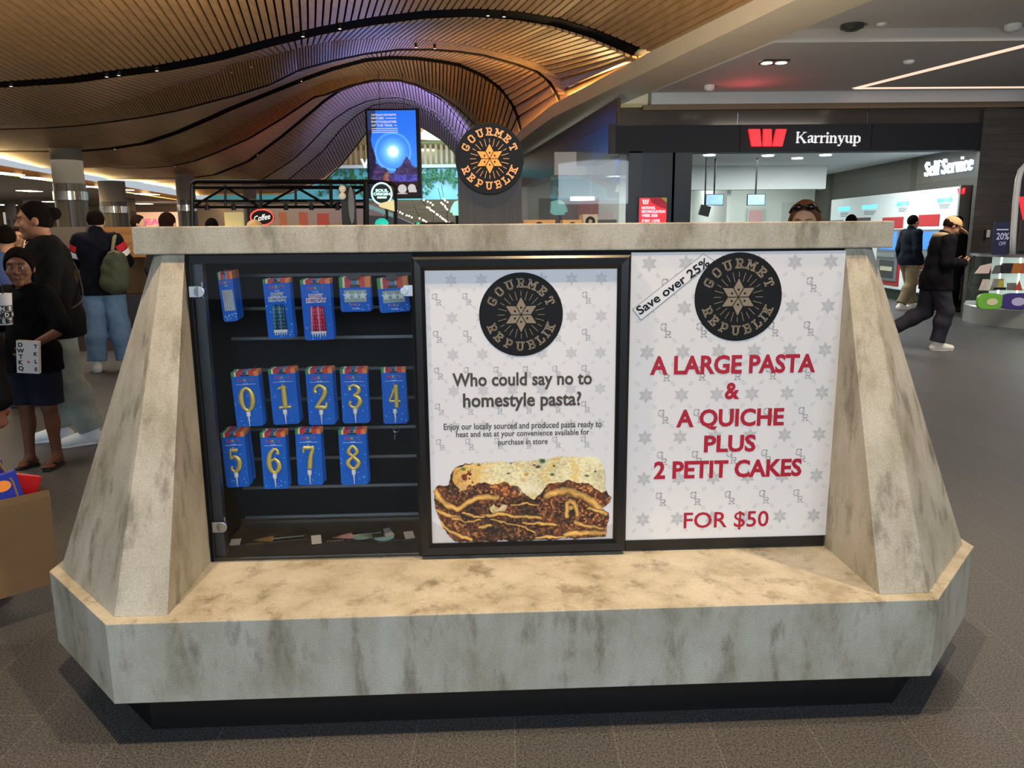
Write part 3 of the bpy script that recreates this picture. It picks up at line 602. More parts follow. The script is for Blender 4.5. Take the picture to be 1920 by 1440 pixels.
# happy birthday packs
def hb_pack(x0, y0, x1, y1, cn, c1, c2, roll, lab):
    x, z, w, h = px_rect(x0, y0, x1, y1); t = thing('birthday_candle_pack', lab, 'candle pack'); ORG[t.name] = Vector()
    card(w, h, .002, h*.07, t); brandlines(t, w, -h*.09); dots(t, w, h, -h*.98, -h*.2, ord(cn[0]))
    for s_, zz in (('HAPPY', -.265), ('BIRTHDAY', -.335)):
        text(s_, 'lettering_backing', WPL, t, (0, -.0015, h*zz), width=w*(.5 if s_ == 'HAPPY' else .7), cap=h*.07, bold=.075); text(s_, 'lettering', mat('word_'+cn, c1, .4), t, (0, -.0021, h*zz), width=w*(.47 if s_ == 'HAPPY' else .66), cap=h*.055, bold=.01)
    A, B = mat('candle_'+cn, c1, .35), mat('candle_light_'+cn, c2, .35)
    for k in range(6):
        xx = (k-2.5)*w*.085; cd_ = MB().tube([(xx*.8, -.004, -h*.43), (xx*.85, -.004, -h*.46), (xx, -.004, -h*.85)], [.0014, .0042, .0045], 10).build('candle', B if k in (0, 3) else A, t, smooth=True)
        d = MB()
        for q in range(6): d.disc((xx*(.86+.03*q)+random.uniform(-.0025, .0025), -.0091, -h*(.5+.06*q)), .0011, 'y', 8)
        d.build('spot', WPL, cd_)
        MB().cyl((xx, -.004, -h*.89), .005, h*.04, n=10).build('holder', WPL, t); MB().tube([(xx, -.004, -h*.89), (xx, -.004, -h*.945)], [.0032, .001], 8).build('spike', WPL, t)
    hang(t, x, YP, z, roll); backs(t, 4, x, z, roll, 'blue pack with red header queued behind the %s birthday candles' % cn, 'packs behind the %s candles' % cn)
hb_pack(492, 523, 549, 634, 'teal', '#14486a', '#3d8fa4', -.035, 'blue happy birthday pack of spotted teal candles on top hook row')
hb_pack(562, 525, 624, 637, 'pink', '#c02048', '#e887ab', -.03, 'blue happy birthday pack of spotted pink candles on top hook row')
# star window packs
STARM = mat('silver_star', '#d5dde0', .2, .5)
def star_pack(x0, y0, x1, y1, roll, lab, lab2):
    x, z, w, h = px_rect(x0, y0, x1, y1); t = thing('star_candle_pack', lab, 'candle pack'); ORG[t.name] = Vector()
    card(w, h, .002, h*.3, t); dots(t, w, h, -h*.96, -h*.76, 5)
    MB().box(-w*.36, w*.36, -.001, -.0004, -h*.72, -h*.37).build('window', mat('pale_window_film', '#9db0ac', .2), t)
    for sx, r in ((-.24, .17), (.02, .15), (.25, .17)):
        s_ = MB(); l = [(w*sx+w*r*(1 if k % 2 == 0 else .42)*math.sin(k*math.pi/5), -h*.53+w*r*(1 if k % 2 == 0 else .42)*math.cos(k*math.pi/5)) for k in range(10)]; s_.prism(l, 'y', -.006, -.002); s_.build('star_candle', STARM, t)
    for k, (ch, cm) in enumerate(zip('PARTY', (3, 7, 6, 4, 7))): text(ch, 'lettering', STR[cm], t, ((k-2)*w*.06, -.0009, -h*.79), cap=.007, bold=.03)
    text('Candles', 'lettering', WINK, t, (0, -.0009, -h*.9), width=w*.25, cap=.006, bold=.01)
    hang(t, x, YP, z, roll); backs(t, 3, x, z, roll, lab2, lab2)
    MB().box(x-.018, x+.018, YP-.026, YP-.022, z-.006, z+.014).build('price_tag_holder', HOOKM, kiosk)
star_pack(635, 520, 696, 584, -.012, 'small striped-top blue pack of silver star candles hanging straight', 'blue pack hidden behind the straight star candle pack')
star_pack(706, 521, 766, 585, -.06, 'small blue star candle pack hanging crooked beside the chrome lock', 'blue pack hidden behind the crooked star candle pack')
zz = onY(740, 803, .79).z
hk = thing('empty_peg_hook', 'empty wire hook on the slatwall right of the number 8 packs', 'hook', (onY(742, 806, .78).x, .78, zz), KM)
x_ = onY(742, 806, .78).x; MB().tube([(x_-.012, .795, zz-.002), (x_-.008, .79, zz-.014), (x_+.008, .79, zz-.014), (x_+.012, .795, zz-.002)], .0018, 6).build('bracket', STEEL, hk); MB().tube([(x_, .79, zz-.014), (x_, .74, zz-.016), (x_, .735, zz-.03)], .0018, 6).build('wire', STEEL, hk)
# --- flat cake-topper packs on the cabinet floor
ZF = HB+.0125; BAGM = glass_mat('clear_bag', (.97, .97, .97), .06); TEAL = mat('teal_print', '#8fc6c6', .4); GLIT = mat('gold_glitter', '#b8974a', .35, .6); PINKG = mat('rose_glitter', '#d9a8a8', .35, .4)
def topper(lab, A, B, wid, hdr, m, kind, lev):
    a, b = onZ(*A, ZF), onZ(*B, ZF); ax = (b-a); L = ax.length; ax.normalize(); n = Vector((-ax.y, ax.x, 0)); z = .0006+lev*.0016; w = wid
    t = thing('cake_topper_pack', lab, 'cake topper', (a.x, a.y, ZF), KM); Z = Vector((0, 0, 1))
    P = lambda u, v, k=0: a+ax*u+n*v+Z*(z+k)
    MB().hull8([P(0, -w/2), P(L, -w/2), P(L, w/2), P(0, w/2)], [P(0, -w/2, .0012), P(L, -w/2, .0012), P(L, w/2, .0012), P(0, w/2, .0012)]).build('clear_bag', BAGM, t)
    h0 = 0 if hdr == 'a' else L-.035
    MB().hull8([P(h0, -w/2, .0013), P(h0+.035, -w/2, .0013), P(h0+.035, w/2, .0013), P(h0, w/2, .0013)], [P(h0, -w/2, .0018), P(h0+.035, -w/2, .0018), P(h0+.035, w/2, .0018), P(h0, w/2, .0018)]).build('header_card', mat('grey_white_card', '#c4c6c6', .5), t)
    k = MB(); c0 = .4*L if hdr == 'a' else .35*L
    if kind == 'fan':
        for q in range(9):
            an = -.5+q*.125; k.hull8([P(c0-.03, -.002+q*.0005, .0014), P(c0+.045*math.cos(an), .055*an-.003, .0014), P(c0+.045*math.cos(an), .055*an+.001, .0014), P(c0-.03, .001, .0014)], [P(c0-.03, -.002, .002), P(c0+.045*math.cos(an), .055*an-.003, .002), P(c0+.045*math.cos(an), .055*an+.001, .002), P(c0-.03, .001, .002)])
        text('Happy', '', m, None, P(c0-.02, -.03, .0015), width=.06, cap=.012, ax=ax, up=n, n=Z, mb=k)
    else:
        l = [P(c0+.036*math.cos(q*math.pi/12), .03*math.sin(q*math.pi/12), .0014) for q in range(24)]; k.loft([l, [p+Z*.0008 for p in l]])
    k.build('topper', m, t)
    MB().tube([P(c0+.03, 0, .0016), P(L-.01 if hdr == 'a' else .02, 0, .0016)], .0009, 6).build('stick', mat('clear_stick', '#a9adad', .3), t)
topper('clear packet with gold fan cake topper lying at the left of the shelf', (432, 1018), (575, 1005), .06, 'a', GLIT, 'fan', 0)
topper('clear packet with pink glitter topper and white hole-punched header card', (584, 1015), (720, 1000), .085, 'a', PINKG, 'fan', 2)
topper('clear packet with round teal topper lying mid shelf', (650, 1012), (735, 998), .08, 'b', TEAL, 'disc', 1)
topper('clear packet with small teal topper below the framed poster edge', (690, 1012), (776, 1003), .07, 'b', TEAL, 'disc', 0)

# --- posters
PAP = mat('white_poster_paper', '#e9e9ee', .45); PATM = mat('grey_pattern_ink', '#cfd0d6', .5); PATV = mat('grey_pattern_ink_dark', '#c3c4c9', .5); INK = mat('brown_ink', '#4b4036', .5); RED = mat('crimson_ink', '#b10f30', .45); LDISC = mat('black_badge_print', '#0d0e11', .6, spec=.25)
def pattern(parent, x0, x1, z0, z1, y, sx, sz, m, ox, oz):
    b = MB(); ins = lambda x, z, r: x0+r < x < x1-r and z0+r < z < z1-r
    P = lambda x, z: (x, y, z); R = sx*.23
    nx, nz = int((x1-x0)/sx)+2, int((z1-z0)/sz)+2
    for j in range(-1, nz):
        for i in range(-1, nx):
            x, z = x0+ox+i*sx, z0+oz+j*sz
            if ins(x, z, R): petals(b, P, x, z, R)
            gx, gz = x+sx/2, z+sz/2; h = sx*.24
            if ins(gx, gz, h*.9):
                for ch, dx, dz in (('G', -.62, .1), ('R', -.1, -.75)):
                    for pl in SLAB[ch]: stroke(b, [(gx+(dx+p*.75)*h, gz+(dz-.1+q*.8)*h) for p, q in pl], h*.13, P)
            for dx, dz, sg in ((.25, .27, 1), (.75, .27, -1), (.25, .73, -1), (.75, .73, 1)):
                lx, lz = x+dx*sx, z+dz*sz; r = sx*.085
                if ins(lx, lz, r):
                    c, s = math.cos(sg*math.pi/4), math.sin(sg*math.pi/4); q = lambda u, v: P(lx+u*c-v*s, lz+u*s+v*c)
                    o_ = [(r, 0), (0, r*.55), (-r, 0), (0, -r*.55)]; i_ = [(k_*.72, l_*.7) for k_, l_ in o_]
                    for k in range(4): b.add([q(*o_[k]), q(*o_[(k+1) % 4]), q(*i_[(k+1) % 4]), q(*i_[k])], [(0, 1, 2, 3)])
    return b.build('background_pattern', m, parent)
def px_text(s, parent, m, x0, x1, ytop, ybase, y, bold, lev=.0008):
    a, b = onY(x0, (ytop+ybase)/2, y), onY(x1, (ytop+ybase)/2, y); zt, zb = onY((x0+x1)/2, ytop, y).z, onY((x0+x1)/2, ybase, y).z
    return text(s, 'lettering', m, parent, ((a.x+b.x)/2, y-lev, (zt+zb)/2), width=b.x-a.x, cap=zt-zb, bold=bold)
fr = thing('framed_poster', 'black-framed pasta poster standing on the bench at the middle of the kiosk', 'poster', (0, .41, .4015), KM)
ox0, ox1, oz0, oz1 = -.353, .3545, .4015, 1.421; ix0, ix1, iz0, iz1 = -.3135, .3125, .4455, 1.378
f_ = MB()
def ring4(x0, x1, z0, z1, y): return [(x0, y, z0), (x1, y, z0), (x1, y, z1), (x0, y, z1)]
m_ = .008
f_.loft([ring4(ix0, ix1, iz0, iz1, .418), ring4(ix0, ix1, iz0, iz1, .406), ring4(ix0-.012, ix1+.012, iz0-.012, iz1+.012, .398), ring4(ox0+.008, ox1-.008, oz0+.008, oz1-.008, .396), ring4(ox0, ox1, oz0, oz1, .402), ring4(ox0, ox1, oz0, oz1, .430)], True, False)
f_.build('frame', mat('black_satin_frame', '#0b0b0d', .28), fr)
MB().box(ox0+.004, ox1-.004, .414, .430, oz0+.004, oz1-.004).build('backing_board', BLACK, fr)
ys = .4125; MB().box(ix0, ix1, ys, .414, iz0, iz1).build('poster_sheet', PAP, fr)
pattern(fr, ix0, ix1, iz0+.27, iz1, ys-.0003, .098, .122, PATM, .085, .02)
c = onY(977, 590, ys); logo(fr, (c.x, ys-.0005, c.z), .1375, LDISC, GOLDP, GOLDP, .0008, .0004)
px_text('Who could say no to', fr, INK, 848, 1110, 697, 722, ys, .025); px_text('homestyle pasta?', fr, INK, 868, 1090, 735, 761, ys, .025)
px_text('Enjoy our locally sourced and produced pasta ready to', fr, INK, 832, 1128, 791, 803, ys, .014); px_text('heat and eat at your convenience available for', fr, INK, 855, 1105, 806, 817, ys, .014); px_text('purchase in store', fr, INK, 934, 1027, 822, 833, ys, .014)
# printed lasagne
Wp, Hp = 560, 272
X, Y = np.meshgrid(np.linspace(225, 1700, Wp), np.linspace(500, 1216, Hp))
wob = (vnoise(Hp, Wp, 20)-.5)*54; wob2 = (vnoise(Hp, Wp, 20)-.5)*54; Xw, Yw = X+wob*.6, Y+wob2*.6
sil = [(395, 595), (450, 572), (600, 560), (870, 545), (1080, 530), (1300, 512), (1560, 518), (1600, 560), (1625, 620), (1640, 780), (1690, 850), (1650, 910), (1605, 930), (1662, 980), (1655, 1100), (1640, 1175), (1310, 1184), (1000, 1195), (500, 1212), (400, 1200), (330, 1130), (285, 1050), (245, 930), (228, 790), (260, 735), (350, 740), (360, 660)]
mask = inpoly(Xw, Yw, sil)
n1, n2, n3 = vnoise(Hp, Wp, 16, octs=3), vnoise(Hp, Wp, 6, octs=2), vnoise(Hp, Wp, 34); n4 = vnoise(Hp, Wp, 4, octs=1)
t_ = np.clip((n1*.55+n2*.45-.25)*2, 0, 1)[..., None]; img = rgb(40, 20, 12)*(1-t_)+rgb(138, 82, 44)*t_
k = np.clip((n2-.6)*7, 0, 1)[..., None]; img = img*(1-k)+rgb(184, 122, 74)*k; k = np.clip((.38-n2)*7, 0, 1)[..., None]; img = img*(1-k)+rgb(30, 14, 10)*k; k = np.clip((n4-.86)*12, 0, 1)[..., None]*(n2 > .5)[..., None]; img = img*(1-k)+rgb(222, 180, 140)*k
img = img*(1-.25*(n3 > .55)[..., None])+rgb(176, 84, 34)*.25*(n3 > .55)[..., None]
n5 = vnoise(Hp, Wp, 60, octs=2); img = img*np.clip(.35+1.25*n5, .4, 1.25)[..., None]
for pl, w in (([(240, 760), (262, 840), (330, 900), (420, 945), (500, 890), (560, 850), (680, 838), (745, 850)], 24), ([(250, 945), (330, 985), (450, 1015)], 17), ([(620, 988), (800, 985), (960, 1000), (1110, 1015)], 17), ([(1150, 832), (1240, 800), (1340, 790), (1450, 830), (1560, 900), (1625, 965)], 30), ([(1318, 1000), (1322, 900), (1350, 875), (1385, 890), (1400, 985)], 22), ([(960, 1060), (1120, 1058), (1225, 1072)], 13), ([(1310, 1158), (1450, 1135), (1640, 1140)], 24), ([(1390, 1045), (1500, 1085), (1620, 1100)], 16), ([(290, 1050), (350, 1110), (480, 1175), (540, 1195)], 17), ([(600, 1095), (690, 1070)], 15), ([(860, 900), (1000, 890), (1080, 905)], 9), ([(1500, 930), (1600, 960), (1640, 985)], 20), ([(380, 1010), (480, 1035), (600, 1025)], 11), ([(700, 1020), (820, 1060), (960, 1090), (1060, 1130)], 10), ([(1060, 1180), (1180, 1165), (1300, 1175)], 12), ([(470, 965), (560, 1000), (640, 1000)], 12)):
    dd = segdist(Xw, Yw, pl); k = np.clip((w+8-dd)/8, 0, 1)[..., None]; tone = np.clip(1.12-.5*dd/w+(n3-.5)*.5, .6, 1.2)[..., None]
    img = img*(1-k*.55*(dd < w+10)[..., None])+rgb(50, 24, 12)*(k*.55); k = np.clip((w-dd)/5, 0, 1)[..., None]; img = img*(1-k)+np.clip(rgb(222, 172, 92)*tone, 0, 1)*k
img = np.where((np.hypot(X-1352, Y-930) < 18)[..., None], rgb(196, 160, 88), img)
ch = inpoly(Xw, Yw, [(375, 700), (395, 600), (560, 565), (870, 545), (1300, 510), (1570, 515), (1625, 600), (1640, 790), (1600, 800), (1520, 740), (1380, 722), (1340, 700), (1150, 742), (1110, 790), (1050, 860), (990, 835), (940, 765), (820, 715), (700, 735), (600, 715), (520, 770), (440, 790), (400, 740)])
lf = np.clip((760-X)/420, 0, 1)[..., None]*(n1[..., None]*.9+.35); cc = rgb(240, 228, 182)*(1-np.clip(lf, 0, 1))+rgb(222, 140, 44)*np.clip(lf, 0, 1)
cc = cc*(.72+.3*n2+.28*n5)[..., None]; cc = np.where((n3 > .6)[..., None], cc*.55+rgb(236, 196, 92)*.45, cc); cc = np.where(((n1 > .66) & (X < 560))[..., None], rgb(120, 50, 22), cc)
img = np.where(ch[..., None], cc, img)
rg_ = np.random.default_rng(5)
for _ in range(90):
    x0_, y0_, a_ = rg_.uniform(600, 1600), rg_.uniform(530, 720), rg_.uniform(-.6, .6); L_ = rg_.uniform(20, 60); k = (np.clip(1.5-segdist(X, Y, [(x0_, y0_), (x0_+L_*math.cos(a_), y0_+L_*math.sin(a_))])/3.5, 0, 1)*ch*.7)[..., None]; img = img*(1-k)+rgb(*((250, 240, 205) if rg_.random() < .7 else (206, 180, 120)))*k
wh = np.clip(1-np.hypot((X-1010)/130, (Y-770)/70), 0, 1)[..., None]; img = img*(1-wh)+rgb(250, 244, 216)*wh
for (hx, hy, r, col) in ((470, 605, 26, (70, 130, 40)), (868, 545, 20, (40, 80, 50)), (1120, 545, 34, (50, 92, 60)), (1080, 590, 26, (60, 70, 40)), (1195, 655, 20, (60, 100, 50)), (1480, 665, 22, (60, 96, 44)), (840, 640, 14, (60, 70, 40)), (1215, 585, 16, (60, 90, 50)), (1550, 630, 14, (60, 90, 50)), (600, 575, 16, (70, 100, 60)), (1050, 575, 14, (110, 40, 20)), (990, 655, 24, (214, 150, 60)), (960, 700, 34, (226, 196, 150))):
    k = np.clip(1.6-1.6*np.hypot((Xw-hx)/r, (Yw-hy)/(r*.7)), 0, 1)[..., None]; img = img*(1-k)+rgb(*col)*k
img = np.where((inpoly(Xw, Yw, [(760, 930), (800, 890), (830, 900), (800, 960), (720, 970), (690, 940), (720, 900)]))[..., None], rgb(226, 200, 150)*(.7+.5*n2[..., None]), img)
pc = lambda x, y: tuple(onY(x, y, ys)-Vector((0, .0012, 0)))
e = (.0012)
picture('lasagne_photo', img, mask, [pc(811, 854.5), pc(1150, 852.5), pc(813, 1018), pc(1149, 1016)], mat('printed_photo', rough=.5, attr='paint'), fr)
gp = MB(); z_ = onY(900, 1016, ys).z; gp.prism([(ix0, iz0), (ix1, iz0), (ix1, iz0+.055), (ix0+.5, iz0+.012), (ix0+.1, iz0+.014), (ix0, iz0+.08)], 'y', ys-.0006, ys-.0004); gp.build('plate_print', mat('plate_grey_print', '#d3d1d3', .5), fr)
# vinyl poster
vp = thing('vinyl_poster', 'white patterned poster with red lettering taped to the right of the kiosk', 'poster', (.72, .425, .43), KM)
yv = .4262; vx0, vx1, vz0, vz1 = .3605, 1.0765, .432, 1.428
sh = MB(); nx = 24; bul = lambda x, z: yv
sh.loft([[(vx0+(vx1-vx0)*i/nx, yv, z) for i in range(nx+1)]+[(vx1-(vx1-vx0)*i/nx, yv+.0012, z) for i in range(nx+1)] for z in (vz0, (vz0+vz1)/2, vz1)]); sh.build('vinyl_sheet', mat('glossy_white_vinyl', '#e8e8ec', .16), vp)
pattern(vp, vx0, vx1, vz0, vz1, yv-.0003, .1215, .1475, PATV, .06, .075)
c = onY(1384, 557, yv); logo(vp, (c.x, yv-.0005, c.z), .147, LDISC, GOLDP, GOLDP, .0008, .0004)
for s_, x0, x1, yt, yb_ in (('A LARGE PASTA', 1219, 1529, 665, 699), ('&', 1359, 1387, 716, 747), ('A QUICHE', 1268, 1470, 766, 798), ('PLUS', 1320, 1417, 815, 846), ('2 PETIT CAKES', 1226, 1503, 862, 894), ('FOR $50', 1282, 1441, 958, 988)): px_text(s_, vp, RED, x0, x1, yt, yb_, yv, .012 if '$' in s_ else .034)
c4 = [onY(*q, yv) for q in ((1186, 580), (1319, 476), (1339, 489), (1202, 600))]
MB().loft([[(q.x, yv-.0006, q.z) for q in c4], [(q.x, yv-.001, q.z) for q in c4]]).build('taped_strip', PAP, vp)
b_ = MB()
for k in range(4): q, r = c4[k], c4[(k+1) % 4]; stroke(b_, [(q.x, q.z), (r.x, r.z)], .0012, lambda x, z: (x, yv-.0012, z))
b_.build('strip_outline', LDISC, vp)
a, b = onY(1195, 584, yv), onY(1327, 489, yv); ax = (b-a).normalized(); text('Save over 25%', 'lettering', LDISC, vp, (a+b)/2-Vector((0, .0016, 0)), width=(b-a).length, cap=.030, ax=ax, up=(-ax.z, 0, ax.x), bold=.02)
MB().box(vx0, vx1-.01, .4225, .4235+.003, HB+.004, vz0).build('black_edge_strip', BLACK, kiosk)

# --- round sign pillar and boxes on the slab
yp = .60; c = onY(918, 298, yp); R = .1165
sg = thing('pillar_sign', 'dark timber pillar with round black and orange badge standing on the counter slab', 'sign', (c.x, yp+.04, H2), KM)
zc_ = c.z; hw = onY(979, 400, yp).x-c.x; pol = [(c.x-hw, H2), (c.x+hw, H2)]+[(c.x+hw*math.cos(k*math.pi/20), zc_+hw*math.sin(k*math.pi/20)) for k in range(21)]
MB().prism(pol, 'y', yp+.012, yp+.09).build('pillar', mat('dark_wood_grain', '#2c2522', .5, noise=.5, nscale=10, stretch=(9, 9, .4)), sg, smooth=False)
logo(sg, (c.x, yp+.012, zc_), R, mat('navy_black_badge', '#0c0e14', .6, spec=.25), mat('orange_letters', '#f0a860', .4, emit=.12), mat('orange_star', '#f59a24', .4, emit=.12), .018, .0015)
CARD = mat('brown_cardboard', '#b08a5a', .7)
def slab_box(x0, x1, yt, lab, m, name='cardboard_box', mark=True):
    y = .66; a, b = onY(x0, yt, y), onY(x1, yt, y); t = thing(name, lab, 'box', ((a.x+b.x)/2, y, H2), KM)
    MB().box(a.x, b.x, y, y+.09, H2, a.z).build('carton', m, t, bevel=.001)
    if mark: o_ = MB().disc(((a.x+b.x)/2, y-.0008, a.z-.024), .017, 'y', 24).build('round_logo', LDISC, t); sp = MB(); petals(sp, lambda u, v: ((a.x+b.x)/2+u, y-.0014, a.z-.024+v), 0, 0, .009); sp.build('star_emblem', m, o_)
slab_box(981, 1041, 412.5, 'low brown cardboard box on the slab beside the dark pillar', CARD)
slab_box(1055, 1092, 412.5, 'low brown cardboard box touching the grey box on the slab', CARD)
slab_box(1093, 1121, 402, 'small grey box with round dark logo on the slab', mat('grey_card', '#9a9288', .7), 'logo_box')
slab_box(1121, 1155, 412, 'low black tray on the slab beside the grey logo box', BLACK, 'black_tray', False)
# ------------------------------------------------------------------ bank on the right
def pb(mb, x0, y0, x1, y1, d, th=.06, zb=None):
    a, b = U(x0, y0, d), U(x1, y1, d); return mb.box(a[0], b[0], d, d+th, b[2] if zb is None else zb, a[2])
def one(name, label, cat, mb, m, base, group=None, **k): return tag(mb.build(name, m, base=base, **k), label, cat, group)
def pxpoly(mb, pts, d, th): return mb.prism([(U(x, y, d)[0], U(x, y, d)[2]) for x, y in pts], 'y', d, d+th)
def tpx(s, parent, m, x0, x1, yt, yb, d, bold=0., name='lettering', thick=0., ytilt=0.):
    a, b = U(x0, (yt+yb)/2+ytilt/2, d), U(x1, (yt+yb)/2-ytilt/2, d); z0, z1 = U(x0, yb, d)[2], U(x0, yt, d)[2]
    ax = Vector(b-a).normalized(); return text(s, name, m, parent, Vector((a+b)/2), width=(b-a)[0], cap=z1-z0, ax=ax, up=(-ax.z, 0, ax.x), bold=bold, thick=thick)
FD = 13.3
NAVY = mat('charcoal_fascia', '#20232b', .55, spec=.3); DKB = mat('blue_black_panel', '#0f141c', .3); REDL = mat('red_logo_glow', '#ff1f2a', .4, emit=1.6); WHL = mat('white_letter_glow', '#f2f2f4', .4, emit=.55)
fa = thing('shop_fascia', 'charcoal fascia with red emblem and white serif lettering across the bank front', 'fascia', (4.9, FD, 2.75), kind=None)
f_ = MB(); a, b = U(1155, 236, FD), U(1386, 285, FD); f_.box(a[0], b[0]-.004, FD, FD+.3, b[2], a[2]); c_ = U(1632, 285, FD); f_.box(b[0]+.004, c_[0]-.004, FD, FD+.3, b[2], a[2]); e_ = U(1852, 285, FD); f_.box(c_[0]+.004, e_[0], FD, FD+.3, b[2], a[2]); f_.build('fascia_panel', NAVY, fa)
lg = MB()
for q in ([(1404, 242), (1425, 242), (1428, 274), (1410, 274)], [(1432, 242), (1447, 242), (1447, 274), (1431, 274)], [(1456, 242), (1475, 242), (1467, 274), (1449, 274)]): pxpoly(lg, q, FD-.05, .05)
lg.build('emblem', REDL, fa)
SER = {'K': ([[(.12, 0, .13), (.12, 1, .13)], [(.2, .42, .05), (.75, .97, .05)], [(.36, .6, .13), (.82, 0, .13)], [(0, .03, .04), (.3, .03, .04)], [(0, .97, .04), (.3, .97, .04)], [(.6, .97, .04), (.92, .97, .04)], [(.62, .03, .04), (.98, .03, .04)]], 1.0),
 'a': ([[(.08, .52, .1), (.25, .66, .06), (.45, .6, .12), (.46, .1, .12), (.6, .03, .05)], [(.44, .38, .05), (.12, .26, .1), (.16, .04, .1), (.44, .12, .05)]], .62),
 'r': ([[(.14, 0, .13), (.14, .64, .13)], [(.2, .5, .05), (.4, .64, .08), (.46, .56, .12)], [(0, .03, .04), (.34, .03, .04)], [(0, .64, .04), (.14, .64, .04)]], .54),
 'i': ([[(.14, 0, .13), (.14, .64, .13)], [(0, .03, .04), (.3, .03, .04)], [(0, .64, .04), (.14, .64, .04)], [(.08, .88, .14), (.2, .88, .14)]], .34),
 'n': ([[(.14, 0, .13), (.14, .64, .13)], [(.2, .54, .05), (.42, .65, .07), (.54, .5, .13), (.54, 0, .13)], [(0, .03, .04), (.3, .03, .04)], [(.4, .03, .04), (.7, .03, .04)], [(0, .64, .04), (.14, .64, .04)]], .74),
 'y': ([[(.12, .64, .13), (.36, .06, .13)], [(.58, .64, .05), (.34, 0, .06), (.2, -.26, .06), (.06, -.22, .13)], [(0, .64, .04), (.28, .64, .04)], [(.46, .64, .04), (.7, .64, .04)]], .68),
 'u': ([[(.14, .64, .13), (.14, .16, .13), (.26, .02, .07), (.48, .12, .05)], [(.54, .64, .13), (.54, .02, .13), (.68, .02, .05)], [(0, .64, .04), (.14, .64, .04)], [(.4, .64, .04), (.54, .64, .04)]], .74),
 'p': ([[(.14, -.28, .13), (.14, .64, .13)], [(.2, .54, .05), (.4, .65, .06), (.58, .5, .12), (.58, .15, .12), (.4, 0, .06), (.2, .1, .05)], [(0, -.27, .04), (.32, -.27, .04)], [(0, .64, .04), (.14, .64, .04)]], .7),
 'S': ([[(.62, .75, .04), (.55, .95, .07), (.3, .99, .07), (.1, .78, .12), (.3, .56, .13), (.56, .4, .13), (.62, .2, .12), (.4, .01, .07), (.14, .06, .07), (.08, .28, .04)]], .74),
 'e': ([[(.1, .36, .04), (.56, .36, .05), (.5, .58, .1), (.3, .66, .06), (.1, .45, .13), (.12, .16, .13), (.32, .01, .07), (.56, .14, .05)]], .66),
 'l': ([[(.14, 0, .13), (.14, 1, .13)], [(0, .03, .04), (.3, .03, .04)], [(0, .97, .04), (.14, .97, .04)]], .36),
 'f': ([[(.2, 0, .13), (.2, .8, .13), (.34, .98, .06), (.5, .9, .1)], [(.02, .62, .05), (.44, .62, .05)], [(.05, .03, .04), (.38, .03, .04)]], .48),
 'v': ([[(.12, .64, .13), (.34, .02, .13)], [(.58, .64, .05), (.36, .02, .06)], [(0, .64, .04), (.28, .64, .04)], [(.46, .64, .04), (.7, .64, .04)]], .68),
 'c': ([[(.54, .5, .1), (.34, .66, .06), (.12, .45, .13), (.12, .18, .13), (.34, .01, .07), (.56, .14, .05)]], .62), ' ': ([], .3)}
def serif(word, parent, m, c0, c1, cap, n=(0, -1, 0), name='lettering', thick=.02):
    c0, c1 = Vector(c0), Vector(c1); tot = sum(SER[ch][1] for ch in word); L = (c1-c0).length; ax = (c1-c0)/L; k = L/tot; x = 0; b = MB(); N = Vector(n)
    for ch in word:
        for pl in SER[ch][0]:
            for i in range(len(pl)-1):
                (x0, y0, w0), (x1, y1, w1) = pl[i], pl[i+1]; X0, Y0, X1, Y1 = (x+x0)*k, y0*cap, (x+x1)*k, y1*cap; l = math.hypot(X1-X0, Y1-Y0) or 1; dx, dy = (X1-X0)/l, (Y1-Y0)/l; h0, h1 = w0*cap*.62, w1*cap*.62
                q = [c0+ax*(u)+Vector((0, 0, v)) for u, v in ((X0-dy*h0-dx*h0*.3, Y0+dx*h0-dy*h0*.3), (X1-dy*h1+dx*h1*.3, Y1+dx*h1+dy*h1*.3), (X1+dy*h1+dx*h1*.3, Y1-dx*h1+dy*h1*.3), (X0+dy*h0-dx*h0*.3, Y0-dx*h0-dy*h0*.3))]
                b.hull8(q, [p+N*thick for p in q])
        x += SER[ch][1]
    return b.build(name, m, parent)
a, b = U(1492, 268, FD-.03), U(1613, 268, FD-.03); serif('Karrinyup', fa, WHL, a, b, U(1492, 248, FD)[2]-a[2])
w_ = MB(); TRW = mat('smoky_transom_glass', '#4d4844', .12); x0, x1 = U(1155, 236, FD)[0], U(1852, 236, FD)[0]; z0, z1 = U(1155, 236, FD)[2], 3.42
for p, q in ((1155, 1386), (1387, 1631), (1632, 1852)): w_.box(U(p, 236, FD)[0], U(q, 236, FD)[0]-.01, FD+.08, FD+.12, z0, z1)
struct(w_.build('window_1', TRW))
# posts and shop front glass
struct(pb(MB(), 1180, 284, 1204, 300, FD, .3, 0).build('wall_2', mat('shopfront_post', '#30363c', .35)))
struct(pb(MB(), 1187, 284, 1266, 300, FD+.01, .3, 0).build('wall_3', mat('blue_black_panel')))
struct(pb(MB(), 1262, 284, 1298, 300, FD+.01, .35, 0).build('wall_4', mat('navy_panel', '#1d232c', .3)))
rp = thing('digital_poster', 'red digital poster with emblem and white lettering on the dark bank panel', 'poster', (U(1224, 400, FD)[0], FD, .6))
pb(MB(), 1197, 369, 1252, 385, FD-.05, .05, .55).build('bezel', BLACKM, rp); pb(MB(), 1199, 371, 1250, 385, FD-.055, .005, .58).build('screen', mat('red_screen', '#e8303c', .4, emit=.8), rp)
pi = MB(); pxpoly(pi, [(1218, 371), (1250, 371), (1250, 392), (1236, 388), (1222, 380)], FD-.06, .004); pi.build('fruit_picture', mat('dark_red_picture', '#a3122c', .4, emit=.6, noise=.7, nscale=14), rp)
